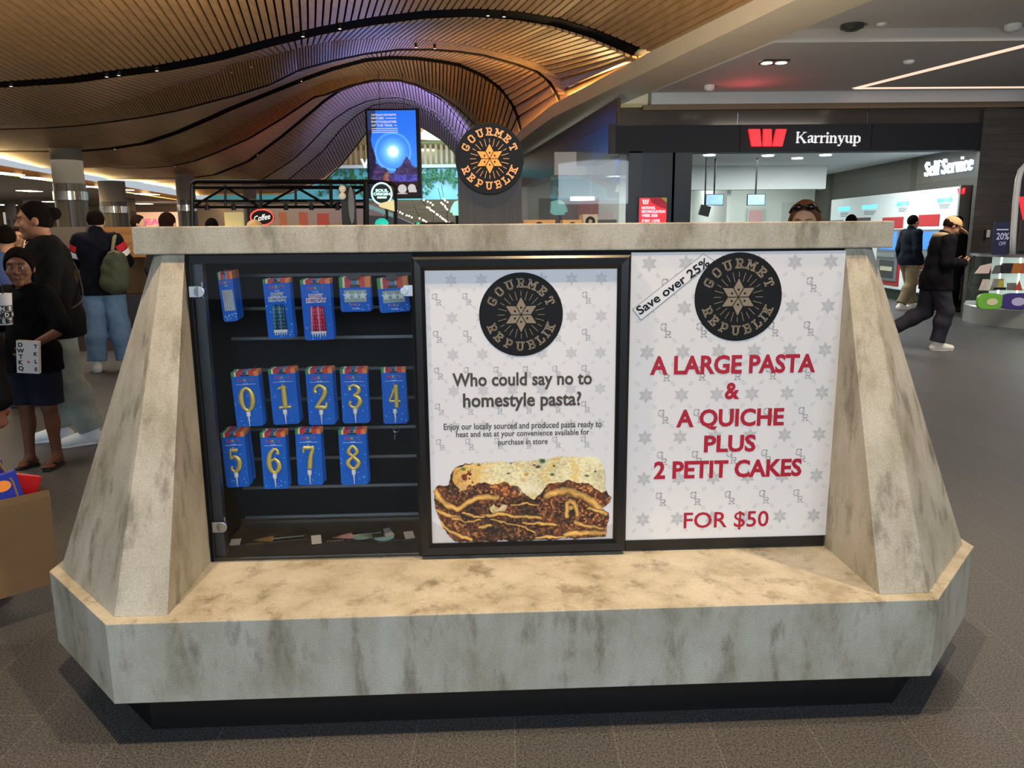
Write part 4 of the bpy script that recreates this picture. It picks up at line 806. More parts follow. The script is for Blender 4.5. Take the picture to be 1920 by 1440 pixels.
pi = MB(); pxpoly(pi, [(1240, 371), (1250, 371), (1250, 380)], FD-.063, .004); pi.build('leaf_picture', mat('leaf_green_picture', '#6f9a2e', .4, emit=.6), rp)
pi = MB()
for q in ([(1204, 374), (1208, 374), (1209, 383), (1206, 383)], [(1209.5, 374), (1212, 374), (1212, 383), (1210, 383)], [(1213.5, 374), (1217, 374), (1215, 383), (1213, 383)]): pxpoly(pi, q, FD-.064, .004)
pi.build('emblem', WHL, rp)
for s_, w, y in (('NATIONAL', 1229, 392), ('RECONCILIATION', 1247, 399), ('WEEK 2025', 1233, 406.5), ('27 MAY - 3 JUNE', 1237, 416)): tpx(s_, rp, mat('pale_blue_letters', '#cfe6f4', .4, emit=.8), 1203, w, y-5, y, FD-.062, .05)
gl = MB(); pb(gl, 1047, 287, 1181, 300, FD+.02, .012, 0); struct(gl.build('window_2', GLASS))
SW0, SW1 = Vector((1.80, 13.32, 0)), Vector(tuple(U(985, 345, 23)[:2])+(0,))
def sbox(t0, t1, z0, z1, th=.03):
    p, q = SW0.lerp(SW1, t0), SW0.lerp(SW1, t1); n = Vector((-(SW1-SW0).y, (SW1-SW0).x, 0)).normalized()*th
    return MB().hull8([p+Vector((0, 0, z0)), q+Vector((0, 0, z0)), q+n+Vector((0, 0, z0)), p+n+Vector((0, 0, z0))], [p+Vector((0, 0, z1)), q+Vector((0, 0, z1)), q+n+Vector((0, 0, z1)), p+n+Vector((0, 0, z1))])
struct(sbox(0, .2, 0, 2.74, .012).build('window_3', GLASS)); struct(sbox(.205, 1, 0, 2.74, .012).build('window_4', GLASS))
struct(sbox(0, 1, 2.74, 3.2, .2).build('wall_5', mat('plum_fascia', '#3a3340', .2))); struct(sbox(0, 1, 3.2, 3.62, .05).build('window_5', mat('bronze_transom', '#5d4d33', .2)))
# interior
BW = mat('bank_white_wall', '#dfe5df', .6); BC = mat('bank_ceiling', '#e4eae8', .7)
struct(MB().box(-.2, 10.5, 22.6, 22.8, 0, 3.0).build('wall_6', BW)); struct(MB().hull8([(2.2, 13.65, 2.95), (8.3, 13.65, 2.95), (9.6, 22.7, 2.95), (.5, 22.7, 2.95)], [(2.2, 13.65, 3.05), (8.3, 13.65, 3.05), (9.6, 22.7, 3.05), (.5, 22.7, 3.05)]).build('ceiling_17', BC))
struct(pb(MB(), 1296, 285, 1548, 354, 18.5, .3).build('wall_7', BC)); struct(pb(MB(), 1040, 285, 1186, 327, 15.6, .3).build('wall_8', BC))
pt = MB(); pb(pt, 1365, 330, 1372, 340, 18.9, 3.6, 0); struct(pt.build('wall_9', BW))
lamp('AREA', 'bank_lamp', (5.9, 16, 2.92), (5.9, 16, 0), 200, (.93, 1, .97), 3, 2.4); lamp('AREA', 'bank_lamp', (2.0, 18.6, 2.92), (2.0, 18.6, 0), 50, (.93, 1, .97), 2, 3); lamp('AREA', 'bank_lamp', (7.2, 15.4, 2.9), (7.6, 15.6, 0), 24, (.93, 1, .97), 1.5, 2); lamp('AREA', 'bank_lamp', (5.0, 20.8, 2.9), (5, 20.8, 0), 110, (.93, 1, .97), 5, 1)
for px, py in ((1495, 296), (1548, 290), (1440, 291), (1330, 290)):
    p = G(px, py, 2.95); one('bank_downlight', 'round glowing downlight in the white bank ceiling behind the fascia', 'light', MB().cyl((p[0], p[1], 2.93), .11, .02, n=20), mat('cool_glow', '#f4fff8', .4, emit=5), (p[0], p[1], 2.94), 'bank ceiling downlights')
for k, (px, lab) in enumerate(((1340, 'hanging blue monitor on black pole, beside the tilted black device'), (1418, 'hanging blue monitor on black pole, above the framed pink notice'))):
    d = 16.6; c = U(px, 374.5, d); t = thing('hanging_monitor', lab, 'monitor', tuple(c)); w, h = .185, .115
    MB().box(c[0]-w, c[0]+w, d, d+.04, c[2]-h, c[2]+h).build('bezel', BLACKM, t); MB().box(c[0]-w+.012, c[0]+w-.012, d-.004, d, c[2]-h+.012, c[2]+h-.012).build('screen', mat('blue_screen', '#8fb6d8', .4, emit=.8, noise=.5, nscale=14), t); MB().tube([(c[0], d+.06, c[2]), (c[0], d+.06, 2.95)], .018).build('pole', BLACKM, t)
c = U(1321, 395, 16); t = thing('tilted_device', 'black tilted box hanging on a thin pole left of the bank monitors', 'device', tuple(c)); b_ = MB().box(-.1, .1, -.04, .04, -.1, .1); b_.xform(Matrix.Translation(Vector(c)) @ Matrix.Rotation(.25, 4, 'Y')).build('housing', BLACKM, t); MB().tube([(c[0], 16, c[2]+.1), (c[0], 16, 2.95)], .015).build('pole', BLACKM, t)
c = U(1417, 402, 22.4); t = thing('framed_notice', 'pink and white framed notice on the white bank wall', 'notice', tuple(c)); pb(MB(), 1402, 390, 1432, 425, 22.5, .06).build('frame', mat('pale_frame', '#c9cfc8', .5), t); pb(MB(), 1406, 394, 1428, 422, 22.47, .03).build('print', mat('pink_print', '#d9a9a8', .5), t)
c = U(1475, 402, 22.4); one('door_frame_panel', 'pale panel on the bank wall behind the woman with sunglasses', 'panel', pb(MB(), 1468, 380, 1484, 425, 22.5, .06), mat('pale_frame'), tuple(c))
t = thing('ring_pendant', 'glowing white disc pendant lamp hanging behind the left bank glass', 'lamp', tuple(U(1092, 372, 16.5)))
c = U(1092, 372, 16.5); MB().cyl((c[0], c[1], c[2]-.04), .25, .07, n=28).build('ring', mat('ring_glow', '#ffffff', .4, emit=1.6), t)
for s in (-.18, .18): MB().tube([(c[0]+s, c[1], c[2]), (c[0], c[1], c[2]+.5)], .006, 5).build('wire', STEEL, t)
MB().tube([(c[0], c[1], c[2]+.5), (c[0], c[1], 2.95)], .006, 5).build('wire', STEEL, t)
struct(pb(MB(), 1010, 372, 1085, 430, 21.5, .1, 0).build('wall_10', mat('slate_panel', '#454c50', .5))); struct(pb(MB(), 1083, 372, 1122, 406, 21.4, .1).build('wall_11', mat('dark_red_panel', '#7a1a2c', .5))); struct(pb(MB(), 1122, 412, 1156, 425, 18.8, .5, 0).build('wall_12', BLACK))
# self-service wall, running away from the shop front
ZT = U(1815, 349, 14.7)[2]; k_ = (ray(1568, 375)[2]/ray(1568, 375)[1]); D2 = (ZT-CZ)/k_
PA, PBv = Vector(U(1815, 349, 14.7)), Vector(U(1568, 375, D2)); PA.z = PBv.z = 0; WDIR = (PBv-PA).normalized(); WN = Vector((-WDIR.y, WDIR.x, 0))
WDIR_ = WDIR
def onW(px, py, off=0.): v = Vector(ray(px, py)); o = Vector(CAMP)-PA-WN*off; t = -o.dot(WN)/v.dot(WN); return Vector(CAMP)+v*t
def wq(mb, pts, off, th): q = [onW(x, y, off) for x, y in pts]; return mb.loft([q, [p-WN*th for p in q]])
def ws(p): return (p-PA).dot(WDIR)
def wr(mb, x0, x1, z0, z1, off, th):
    s0, s1 = ws(onW(x0, 430)), ws(onW(x1, 430)); b = PA+WN*off; P = lambda s, z: b+WDIR*s+Vector((0, 0, z)); q = [P(s0, z0), P(s1, z0), P(s1, z1), P(s0, z1)]; return mb.loft([q, [p-WN*th for p in q]])
DT = tile_mat('dark_slate_cladding', '#403b35', '#4d473f', '#302c28', .6, .12, .45, (math.pi/2, 0, 0)); DT2 = tile_mat('dark_slate_cladding_side', '#46423b', '#545046', '#35322c', .6, .12, .45, (math.pi/2, 0, math.pi/2))
p0, p1 = PA-WDIR*1.35, PA+WDIR*9.0; struct(MB().hull8([p0, p1, p1-WN*.4, p0-WN*.4], [p+Vector((0, 0, 3.4)) for p in (p0, p1, p1-WN*.4, p0-WN*.4)]).build('wall_13', DT2))
struct(pb(MB(), 1846, 205, 2050, 300, FD-.02, .1, 0).build('wall_right', DT))
at = thing('self_service_unit', 'long white self-service wall unit with red recesses and cyan lettering', 'machine wall', tuple(PA+WN*.15))
WU = mat('white_unit', '#dfe9ea', .4); wr(MB(), 1815, 1568, .22, ZT, .18, .17).build('white_surround', WU, at, bevel=.03); wr(MB(), 1817, 1814, .2, ZT+.01, .22, .2).build('grey_side_trim', mat('grey_trim', '#8c9092', .4), at)
b_ = MB(); wr(b_, 1815, 1568, 0, .22, .12, .1); b_.build('plinth', mat('green_black_plinth', '#16241f', .5), at)
CY = mat('cyan_letters', '#55cdf5', .4, emit=1.4); GR_ = mat('grey_small_print', '#7d868a', .5)
def wtext(s, m, x0, x1, yt, yb, off, parent, bold=.03):
    a, b = onW(x0, (yt+yb)/2, off), onW(x1, (yt+yb)/2, off); ax = (b-a); ax.z = 0; w = ax.length; ax.normalize(); mid = (a+b)/2
    return text(s, 'lettering', m, parent, mid, width=w, cap=(onW((x0+x1)/2, yt, off)-onW((x0+x1)/2, yb, off)).z, ax=ax, n=WN, bold=bold)
for s_, x0, x1, yt, yb in (('DEPOSIT', 1572, 1594, 388, 395), ('COIN COUNT', 1616, 1645, 384, 391.5), ('SMART ATM', 1681, 1704, 378, 386), ('SMART ATM', 1757, 1784, 371, 379)):
    wtext(s_, CY, x0, x1, yt, yb, .19, at)
    for k in range(3): wq(MB(), [(x0+4, yb+4+k*3), (x1-3-2*k, yb+3.6+k*3), (x1-3-2*k, yb+5+k*3), (x0+4, yb+5.4+k*3)], .184, .004).build('printed_line', GR_, at)
lg = MB()
for q in ([(1795, 354), (1799, 353.6), (1800, 364), (1797, 364.3)], [(1800.5, 353.5), (1803.5, 353.2), (1803.5, 363.6), (1801, 363.8)], [(1805, 353), (1809, 352.6), (1807, 363), (1804.5, 363.3)]): wq(lg, q, .2, .015)
lg.build('emblem', REDL, at)
RR = mat('red_recess', '#b3242c', .4); BRN = mat('dark_brown_recess', '#54443f', .5); SCR = mat('atm_blue_screen', '#3f7fd0', .3, emit=.9, noise=.6, nscale=3)
for x0, x1, yt, yb, m in ((1669, 1709, 407, 428, RR), (1738, 1778, 402, 424, RR), (1569, 1594, 413, 430, BRN), (1610, 1646, 408, 428, BRN)):
    z1, z0 = onW((x0+x1)/2, yt).z, onW((x0+x1)/2, yb).z; wr(MB(), x1, x0, z0, z1, .192, .02).build('recess_panel', m, at, bevel=.01)
for x0, x1 in ((1668, 1710), (1742, 1790)):
    xm = (x0+x1)/2; Z = lambda y: onW(xm, y).z
    fr_ = wr(MB(), x1, x0-4, max(Z(536), .3), Z(430), .2, .03).build('red_frame', RR, at, bevel=.01)
    wr(MB(), x1-3, x0, Z(527), Z(430), .23, .05).build('steel_fascia', mat('atm_steel', '#83888e', .35, .6), fr_); wr(MB(), x1-6, x0+4, Z(468), Z(434), .24, .03).build('screen', SCR, fr_); wr(MB(), x1-6, x0+2, Z(482), Z(474), .27, .06).build('keyboard_ledge', STEEL, fr_)
    wr(MB(), x1-8, x0+6, Z(522), Z(488), .235, .03).build('cash_door', mat('dark_steel_slot', '#4a4e50', .4, .5), fr_); wr(MB(), x1-10, x0+9, Z(508), Z(500), .25, .03).build('cash_slot', mat('cream_slot', '#b9b69a', .4), fr_)
a, b = onW(1735, 331, .05), onW(1826, 318, .05); a2 = Vector((a.x, a.y, (a.z+b.z)/2)); b2 = Vector((b.x, b.y, a2.z)); ss = thing('wall_sign', 'white glowing Self Service letters on the dark slate wall', 'sign', tuple(a2)); serif('Self Service', ss, mat('blue_white_glow', '#dcebff', .4, emit=1.2), a2, b2, .27, n=WN, thick=.04)
wp_ = U(1853, 438, FD-.05); one('wall_switch', 'tiny white intercom on the dark slate pier', 'switch', MB().box(wp_[0]-.03, wp_[0]+.03, FD-.05, FD-.02, wp_[2]-.06, wp_[2]+.06), WHITE, tuple(wp_)); wp_ = U(1848, 440, FD-.05); one('card_reader', 'tiny black slot beside the white intercom on the slate pier', 'reader', MB().box(wp_[0]-.015, wp_[0]+.015, FD-.05, FD-.02, wp_[2]-.1, wp_[2]+.08), BLACK, tuple(wp_))

# ------------------------------------------------------------------ round glass display case at the right edge
d0 = G(1890, 623)[1]; rC = 1.12; CX, CY_ = float(U(1955, 600, d0+rC)[0]), d0+rC
dc = thing('round_display_case', 'round steel and lit glass display case at the right edge', 'display case', (CX, CY_, 0))
A0, A1 = math.pi, 2*math.pi
MB().lathe([(rC, 0), (rC, .27), (rC-.03, .30)], (CX, CY_, 0), 64).build('steel_base', mat('steel_drum', '#a9aaa8', .35, .45), dc, smooth='auto')
MB().lathe([(rC-.02, .30), (rC-.02, .305)], (CX, CY_, 0), 64).build('display_floor', mat('white_gloss', '#eef2ee', .3), dc)
gw = MB(); gw.lathe([(rC-.03, .30), (rC-.05, 1.06)], (CX, CY_, 0), 64, A0-.4, A1+.4); gw.build('glass_wall', GLASS, dc, smooth=True)
MB().lathe([(rC-.01, 1.06), (rC-.01, 1.1)], (CX, CY_, 0), 64).build('steel_top', STEEL, dc, smooth='auto'); MB().lathe([(.78, .30), (.78, 1.06)], (CX, CY_, 0), 48).build('white_core', mat('lit_white_core', '#eafff4', .5, emit=.35), dc, smooth='auto')
SHZ = [float(U(1880, 513, d0+.3)[2]), float(U(1880, 545, d0+.3)[2])]
for z in SHZ: MB().lathe([(rC-.06, z-.006), (rC-.06, z)], (CX, CY_, 0), 64).build('glass_shelf', glass_mat('shelf_glass', (.85, .97, .93), .08), dc, smooth='auto')
for an in (math.pi+.35, math.pi+.62): x, y = CX+(rC-.07)*math.cos(an), CY_+(rC-.07)*math.sin(an); MB().tube([(x, y, .3), (x, y, 1.06)], .012, 8).build('light_rod', mat('cool_glow'), dc)
lamp('POINT', 'case_lamp', (CX-.5, CY_-.62, 1.0), (0, 0, 0), 9, (.88, 1, .95), .1); lamp('POINT', 'case_lamp', (CX-.2, CY_-.75, .6), (0, 0, 0), 5, (.88, 1, .95), .1)
def item(name, label, cat, px, d, z, m, pts, th=.03, grp=None, lean=0.):
    c = U(px, 500, d); b = MB().prism(pts, 'y', 0, th); M = Matrix.Translation((c[0], d, z)) @ Matrix.Rotation(-lean, 4, 'X'); b.xform(M); return one(name, label, cat, b, m, (c[0], d, z), grp, bevel=.004)
rect = lambda w, h: [(-w/2, 0), (w/2, 0), (w/2, h), (-w/2, h)]
trap = [(-.09, 0), (.09, 0), (.065, .15), (-.065, .15)]
D_ = d0+.34
item('phone_stand', 'white leaning card on top shelf of the round case', 'stand', 1848, D_+.05, SHZ[0], mat('blush_card', '#d9c3b8', .5), [(-.15, 0), (.06, 0), (.13, .16), (-.05, .12)], .02, lean=.3)
item('phone_stand', 'dark grey leaning stand on top shelf of the round case', 'stand', 1871, D_, SHZ[0], mat('slate_plastic', '#5a5f60', .4), [(-.08, 0), (.05, 0), (.1, .14), (-.02, .12)], .02, lean=.3)
item('leather_pouch', 'black tapered pouch on top shelf of the round case', 'pouch', 1890, D_-.02, SHZ[0], mat('black_leather', '#25262a', .5), trap, .06)
item('leather_pouch', 'orange-brown tapered pouch on top shelf of the round case', 'pouch', 1909, D_-.04, SHZ[0], mat('tan_leather', '#b8702c', .5), trap, .06)
item('leather_pouch', 'red tapered pouch on top shelf at the picture edge', 'pouch', 1927, D_-.05, SHZ[0], mat('red_leather', '#c8503c', .5), trap, .06)
for k, (c_, l_) in enumerate((('#e6c8c0', 'pink'), ('#c9d3cf', 'pale grey'), ('#e9e3d2', 'cream'), ('#8f8f8c', 'mid grey'))):
    item('phone_case', 'leaning %s phone case on middle shelf of the round case' % l_, 'phone case', 1846+k*7, D_+.05-.02*k, SHZ[1], mat('case_'+l_, c_, .4, noise=.3, nscale=30), [(-.05, 0), (.03, 0), (.1, .16), (.02, .17)], .012, lean=.2)
item('phone_case', 'yellow printed phone case on middle shelf of the round case', 'phone case', 1877, D_+.1, SHZ[1], mat('case_yellow', '#d9c84e', .4, noise=.4, nscale=20), rect(.16, .17), .012, lean=.15)
item('sunglasses', 'dark sunglasses lying on middle shelf of the round case', 'sunglasses', 1880, D_-.06, SHZ[1], BLACK, [(-.09, .01), (-.01, .01), (0, .03), (.01, .01), (.09, .01), (.09, .05), (-.09, .05)], .02)
item('phone_case', 'grey printed phone case on middle shelf beside the red triangle', 'phone case', 1902, D_+.02, SHZ[1], mat('case_print', '#8b8480', .4, noise=.5, nscale=25), rect(.14, .11), .012, lean=.15)
item('triangle_stand', 'red triangular stand on middle shelf of the round case', 'stand', 1915, D_-.05, SHZ[1], mat('case_red', '#c8503c', .4), [(-.06, 0), (.06, 0), (0, .15)], .02)
ov = lambda w, h: [(w*math.copysign(abs(math.cos(a))**.6, math.cos(a)), h+h*math.copysign(abs(math.sin(a))**.6, math.sin(a))) for a in [k*math.pi/12 for k in range(24)]]
for px, lab, m, w, mk in ((1858, 'green oval case with pale label on the floor of the round case', mat('lime_case', '#7cc443', .4), .19, '#e9e0b8'), (1907, 'purple oval case with white swirl on the floor of the round case', mat('purple_case', '#4a3a86', .4), .23, '#cfc9ec')):
    c = U(px, 560, D_-.05); t = thing('oval_case', lab, 'case', (c[0], D_-.05, .305)); MB().prism(ov(w, .12), 'y', 0, .06).xform(Matrix.Translation((c[0], D_-.05, .306))).build('shell', m, t, bevel=.012)
    MB().disc((c[0]+.02, D_-.058, .42), w*.45, 'y', 24, .6).build('label_print', mat('print_'+mk, mk, .5), t)
sg = thing('sale_sign', 'navy 20% OFF sign standing on the round display case', 'sign', tuple(U(1880, 472, d0+.7)))
dS = d0+.6; pb(MB(), 1866, 416, 1894, 417, dS, .02, 1.1).build('board', mat('navy_board', '#1d1c46', .4), sg); LV = mat('lilac_letters', '#cfd0f2', .4, emit=.15)
tpx('20%', sg, LV, 1868.5, 1892, 436, 449, dS-.003, .01); tpx('OFF', sg, LV, 1873, 1886, 453, 460, dS-.003, .0); pb(MB(), 1869, 429.5, 1891, 431.5, dS-.003, .002).build('printed_line', LV, sg)
ar = thing('white_arch', 'white rounded tube arch framing a red emblem at the right edge', 'arch', tuple(U(1893, 470, d0+.9)))
dA = d0+.95; Q = [U(1899, 474, dA), U(1900, 440, dA), U(1904, 380, dA), U(1909, 338, dA), U(1914, 320, dA), U(1924, 309, dA), U(1945, 306, dA), U(1985, 306, dA)]; Q = [Vector(q) for q in Q]; Q[0].z = 1.1
MB().tube(Q, .045, 12).build('tube', mat('white_gloss_tube', '#e3e3e0', .3), ar, smooth=True)
em = MB(); pxpoly(em, [(1912, 369), (1932, 369), (1932, 412), (1921, 412)], dA+.02, .04); em.build('emblem', REDL, ar); pb(MB(), 1916, 412, 1960, 470, dA+.06, .03).build('poster_panel', mat('dark_wine_panel', '#3a2024', .4), ar)
# ------------------------------------------------------------------ far end seen through the arch, and the left background
WHG = mat('white_disc_glow', '#fff6e0', .4, emit=1.4); LEAF = mat('hanging_leaf', '#3f7d4c', .6, noise=.5, nscale=30)
struct(MB().box(-24, 12, 46, 68, 8.3, 8.5).build('ceiling_18', mat('tan_far_ceiling', '#d8bd84', .7)))
lamp('AREA', 'atrium_lamp', (-5, 53, 8.1), (-5, 60, 2), 2600, (1, .93, .78), 9, 9)
lamp('AREA', 'teal_wash_lamp', (-5, 61, 7.6), (-5, 64, 5), 230, (.25, .95, 1), 10, 1)
struct(MB().box(-24, 12, 64, 64.3, 4.1, 6.5).build('wall_14', mat('teal_glass_wall', '#5fc9d4', .3)))
sl = MB()
for k in range(60): x = -16+k*.42; sl.box(x, x+.2, 63.9, 64, 6.75, 8.3)
struct(sl.build('trim_14', mat('oak_slat'))); struct(MB().box(-24, 12, 63.3, 68, 6.5, 6.75).build('trim_15', mat('white_bulkhead')))
struct(MB().box(-24, 12, 64, 66.3, 0, 4.1).build('wall_15', mat('brown_shop_wall', '#6e5f48', .7, noise=.4, nscale=2, stretch=(.4, 1, 3))))
for k in range(50):
    x = -15+k*.36+random.uniform(-.2, .2); h = random.uniform(1.2, 2.5); b = MB(); rg = random.Random(k)
    for _ in range(26):
        z = 6.75-h*rg.random(); r = rg.uniform(.07, .16); cx, cy = x+rg.uniform(-.14, .14), 63.6+rg.uniform(-.2, .2); a = rg.uniform(0, 3)
        b.add([(cx-r, cy, z), (cx, cy-.05, z-r*1.4*math.cos(a)-.05), (cx+r, cy, z), (cx, cy+.03, z+r*1.2)], [(0, 1, 2, 3)])
    one('hanging_plant', 'green trailing plant hanging over the teal-lit balcony beyond the arch', 'plant', b, LEAF, (x, 63.6, 6.75), 'plants hanging over the far balcony')
for px, py, r in ((822, 256, 2.1), (797, 283, 1.0), (793, 296, 1.1), (815, 248, .8), (868, 302, 1.0)):
    p = G(px, py, 8.22); one('ceiling_disc_light', 'pale round disc light hanging under the tan atrium ceiling beyond the arch', 'light', MB().cyl((p[0], p[1], 8.2), r, .1, n=32), WHG, (p[0], p[1], 8.2), 'disc lights of the far atrium', smooth='auto')
WSG = thing('wall_letter', 'white glowing letter V beside the big screen on the far wall', 'letter', tuple(U(683, 306, 60))); tpx('V', WSG, mat('white_letter_glow'), 676, 692, 298, 314, 60, .05)
rg = random.Random(4)
for (x0, y0, x1, y1, n) in ((745, 396, 772, 408, 6), (790, 371, 812, 384, 5), (800, 388, 845, 421, 14), (828, 380, 838, 393, 5), (832, 372, 838, 380, 3), (788, 410, 808, 420, 6)):
    q0, q1 = Vector(U(x0, y0, 40)), Vector(U(x1, y1, 40)); fs = thing('festoon_string', 'string of tiny warm bulbs sloping down in the distance beyond the arch', 'string lights', tuple(q0), group='festoon strings beyond the arch')
    MB().tube([q0+(q0-q1)*.6+Vector((0, 0, .5)), q0, q1, Vector((q1.x, q1.y, 0))], .012, 5).build('cable', BLACKM, fs)
    for k in range(n):
        t_ = k/(n-1); p = U(x0+(x1-x0)*t_+rg.uniform(-1.5, 1.5), y0+(y1-y0)*t_+rg.uniform(-1, 1), 39.95); MB().sphere(tuple(p), .045, 8).build('bulb', mat('bulb_glow', '#fff0c8', .4, emit=6), fs)
hp = [(843, 398), (846, 388), (852, 378), (862, 375), (874, 378), (876, 400), (868, 404), (866, 404), (850, 404), (848, 399)]
hs = thing('head_shaped_sign', 'mint glowing head-shaped sign half hidden behind the dark pillar sign', 'sign', tuple(U(858, 400, 26))); pxpoly(MB(), hp, 26, .12).build('face', mat('mint_glow', '#a8f0e4', .4, emit=1.), hs); MB().tube([U(857, 403, 26.1), (U(857, 430, 26.1)[0], 26.1, 0)], .05).build('post', BLACKM, hs)
# big hanging screen
dS = 24.0; tl, tr, bl, br = U(687, 208, dS), U(777, 206, dS), U(697, 367, dS), U(785, 370, dS)
W_, H_ = U(780, 290, dS)[0]-U(690, 290, dS)[0], tl[2]-bl[2]; cx = (tl[0]+tr[0]+bl[0]+br[0])/4; zt, zb = (tl[2]+tr[2])/2, (bl[2]+br[2])/2
ls = thing('hanging_led_screen', 'tall hanging digital screen with blue mountain photo under the timber vault', 'screen', (cx, dS, zb)); hw = W_/2
MB().box(cx-hw-.06, cx+hw+.1, dS, dS+.34, zb-.05, zt+.05).build('housing', BLACKM, ls)
for s in (-.5, .5): MB().tube([(cx+s*hw, dS+.15, zt), (cx+s*hw, dS+.15, 6.3)], .008).build('hanger', BLACKM, ls)
h, w = 170, 96; Y, X = np.mgrid[0:h, 0:w]; X = X/w; Y = Y/h
im = rgb(28, 96, 214)*(1-Y[..., None]*.5)+rgb(120, 190, 255)*(Y[..., None]*.5); r = np.hypot((X-.5), (Y-.47)*1.7)
im = im+np.clip(1-r/.42, 0, 1)[..., None]**2*rgb(160, 170, 140)+np.clip(1-r/.13, 0, 1)[..., None]*rgb(190, 160, 100); im += (np.exp(-((r-.36)/.02)**2)*.16)[..., None]
nz_ = vnoise(h, w, 12); n2_ = vnoise(h, w, 5); ridge = .66-.07*np.sin(X*9+1)*(X < .55)-.12*np.exp(-((X-.78)/.1)**2)-.05*np.exp(-((X-.33)/.07)**2)+.03*(n2_[0][None, :]-.5)
dk = Y > ridge; rk = rgb(26, 18, 44)*(1-n2_[..., None])+rgb(92, 74, 126)*n2_[..., None]; im = np.where(dk[..., None], rk, im)
pth = np.abs(X-(.34+.5*(Y-.7)+.05*np.sin(Y*30))) < .04+.12*(Y-.68); im = np.where((dk & pth & (Y > .7) & (Y < .93))[..., None], rgb(150, 96, 84)*(.5+.8*nz_[..., None]), im)
im = np.where(((X > .5) & (Y > .74) & (Y < .83))[..., None], rgb(70, 66, 150)*(.4+1.1*n2_[..., None]), im); im = np.where(((X > .45) & (Y > .82))[..., None], rgb(36, 12, 22)*(.6+.6*nz_[..., None]), im)
lw = X < .1+.04*np.sin(Y*14); im = np.where((lw & (Y > .22))[..., None], rgb(34, 28, 60)*(.4+1.1*n2_[..., None]), im); im = np.where(((X < .17) & (Y < .22))[..., None], rgb(40, 52, 92), im)
picture('screen_picture', im, None, [(cx-hw, dS-.01, zt), (cx+hw, dS-.01, zt), (cx-hw, dS-.01, zb), (cx+hw, dS-.01, zb)], mat('screen_glow', rough=.4, attr='paint', emit=1.25), ls)
def lt(s_, u0, u1, v0, v1): text(s_, 'lettering', mat('white_letter_glow'), ls, (cx-hw+W_*(u0+u1)/2, dS-.02, zt-(zt-zb)*(v0+v1)/2), width=W_*(u1-u0), cap=(zt-zb)*(v1-v0), bold=.04)
lt('AUSTRALIAN GEOGRAPHIC', .08, .6, .04, .06); lt('NATURE', .08, .34, .075, .1); lt('PHOTOGRAPHER', .08, .61, .117, .142); lt('OF THE YEAR', .08, .52, .158, .183)
b_ = MB()
for u0, u1, v in ((.37, .6, .088), (.55, .61, .17), (.08, .62, .205), (.08, .62, .228), (.08, .62, .25)): b_.box(cx-hw+W_*u0, cx-hw+W_*u1, dS-.022, dS-.02, zt-(zt-zb)*(v+.006), zt-(zt-zb)*(v-.003))
b_.build('printed_line', mat('white_letter_glow'), ls)
b_ = MB(); b_.disc((cx+hw*.35, dS-.02, zb+.22), .13, 'y', 16); b_.box(cx+hw*.15, cx+hw*.55, dS-.022, dS-.02, zb+.07, zb+.1); b_.disc((cx+hw*.75, dS-.02, zb+.24), .12, 'y', 12); b_.box(cx+hw*.62, cx+hw*.95, dS-.022, dS-.02, zb+.12, zb+.2); b_.build('sponsor_mark', mat('white_letter_glow'), ls)
_l = lamp('AREA', 'screen_back_glow', (cx+.3, 27, 3.2), (cx-.2, 34.5, 6.6), 1100, (.15, .18, 1), 1.6, 2.4); _l.data.spread = 1.3; _l = lamp('AREA', 'screen_front_glow', (cx, 22.8, 2.7), (cx+.2, 15.5, 5.4), 10, (.3, .35, 1), 1.6, 2.4); _l.data.spread = 1.3
lamp('AREA', 'red_neon_spill', (-6.3, 27, 2.4), (-6.8, 29.5, 4.6), 30, (1, .22, .18), 1.5, 1.5)
# black truss frame of the coffee kiosk
dT = 18.5; tf = thing('truss_frame', 'black steel truss frame over the coffee stall', 'truss', tuple(U(525, 430, dT)))
def bar(x0, y0, x1, y1, r=.03, z0=None):
    p, q = Vector(U(x0, y0, dT)), Vector(U(x1, y1, dT)); 
    if z0 is not None: q.z = z0
    MB().tube([p, q], r, 8).build('bar', BLACKM, tf)
MB().tube([U(362, 560, dT), U(360, 352, dT), U(361, 345, dT), U(365, 341.5, dT), U(372, 340.5, dT), U(700, 341, dT), U(733, 344, dT), U(741, 352, dT), U(742, 560, dT)], .05, 8).build('outer_tube', BLACKM, tf)
for a in ((360, 351.5, 690, 351.5, .04), (362, 376.5, 690, 376.5, .03), (362, 388, 690, 388, .035), (422, 341, 423, 388, .03), (488, 351, 489.5, 388, .03), (554, 351, 555, 388, .03), (620, 341, 621, 388, .04), (366, 385, 421, 352), (424, 352, 486, 387), (492, 387, 552, 353), (557, 352, 618, 387), (624, 387, 684, 353)): bar(*a)
MB().tube([U(686, 341, dT), U(687, 560, dT)], .07, 8).build('post', BLACKM, tf)
for k, (px, lab) in enumerate(((388, 'below the left bay'), (438, ''), (488, ''), (536, ''), (584, ''), (633, ''))):
    c = U(px, 389, dT-.1); t = thing('track_spotlight', 'small black can spotlight hanging on the lower rail of the truss', 'spotlight', tuple(c), group='spotlights on the truss'); MB().cyl((c[0], c[1], c[2]-.06), .055, .13, n=14).build('can', BLACKM, t); MB().box(c[0]-.1, c[0]+.1, c[1]-.02, c[1]+.02, c[2]+.11, c[2]+.15).build('bracket', BLACKM, t); MB().tube([(c[0], c[1], c[2]+.06), (c[0], c[1], c[2]+.12)], .015, 6).build('stem', BLACKM, t)
cs = thing('coffee_sign', 'oval black Coffee sign with red neon outline above the counter slab', 'sign', tuple(U(492, 408, 17.5))); c = Vector(U(492, 407.5, 17.5)); rx, rz = .25, .165
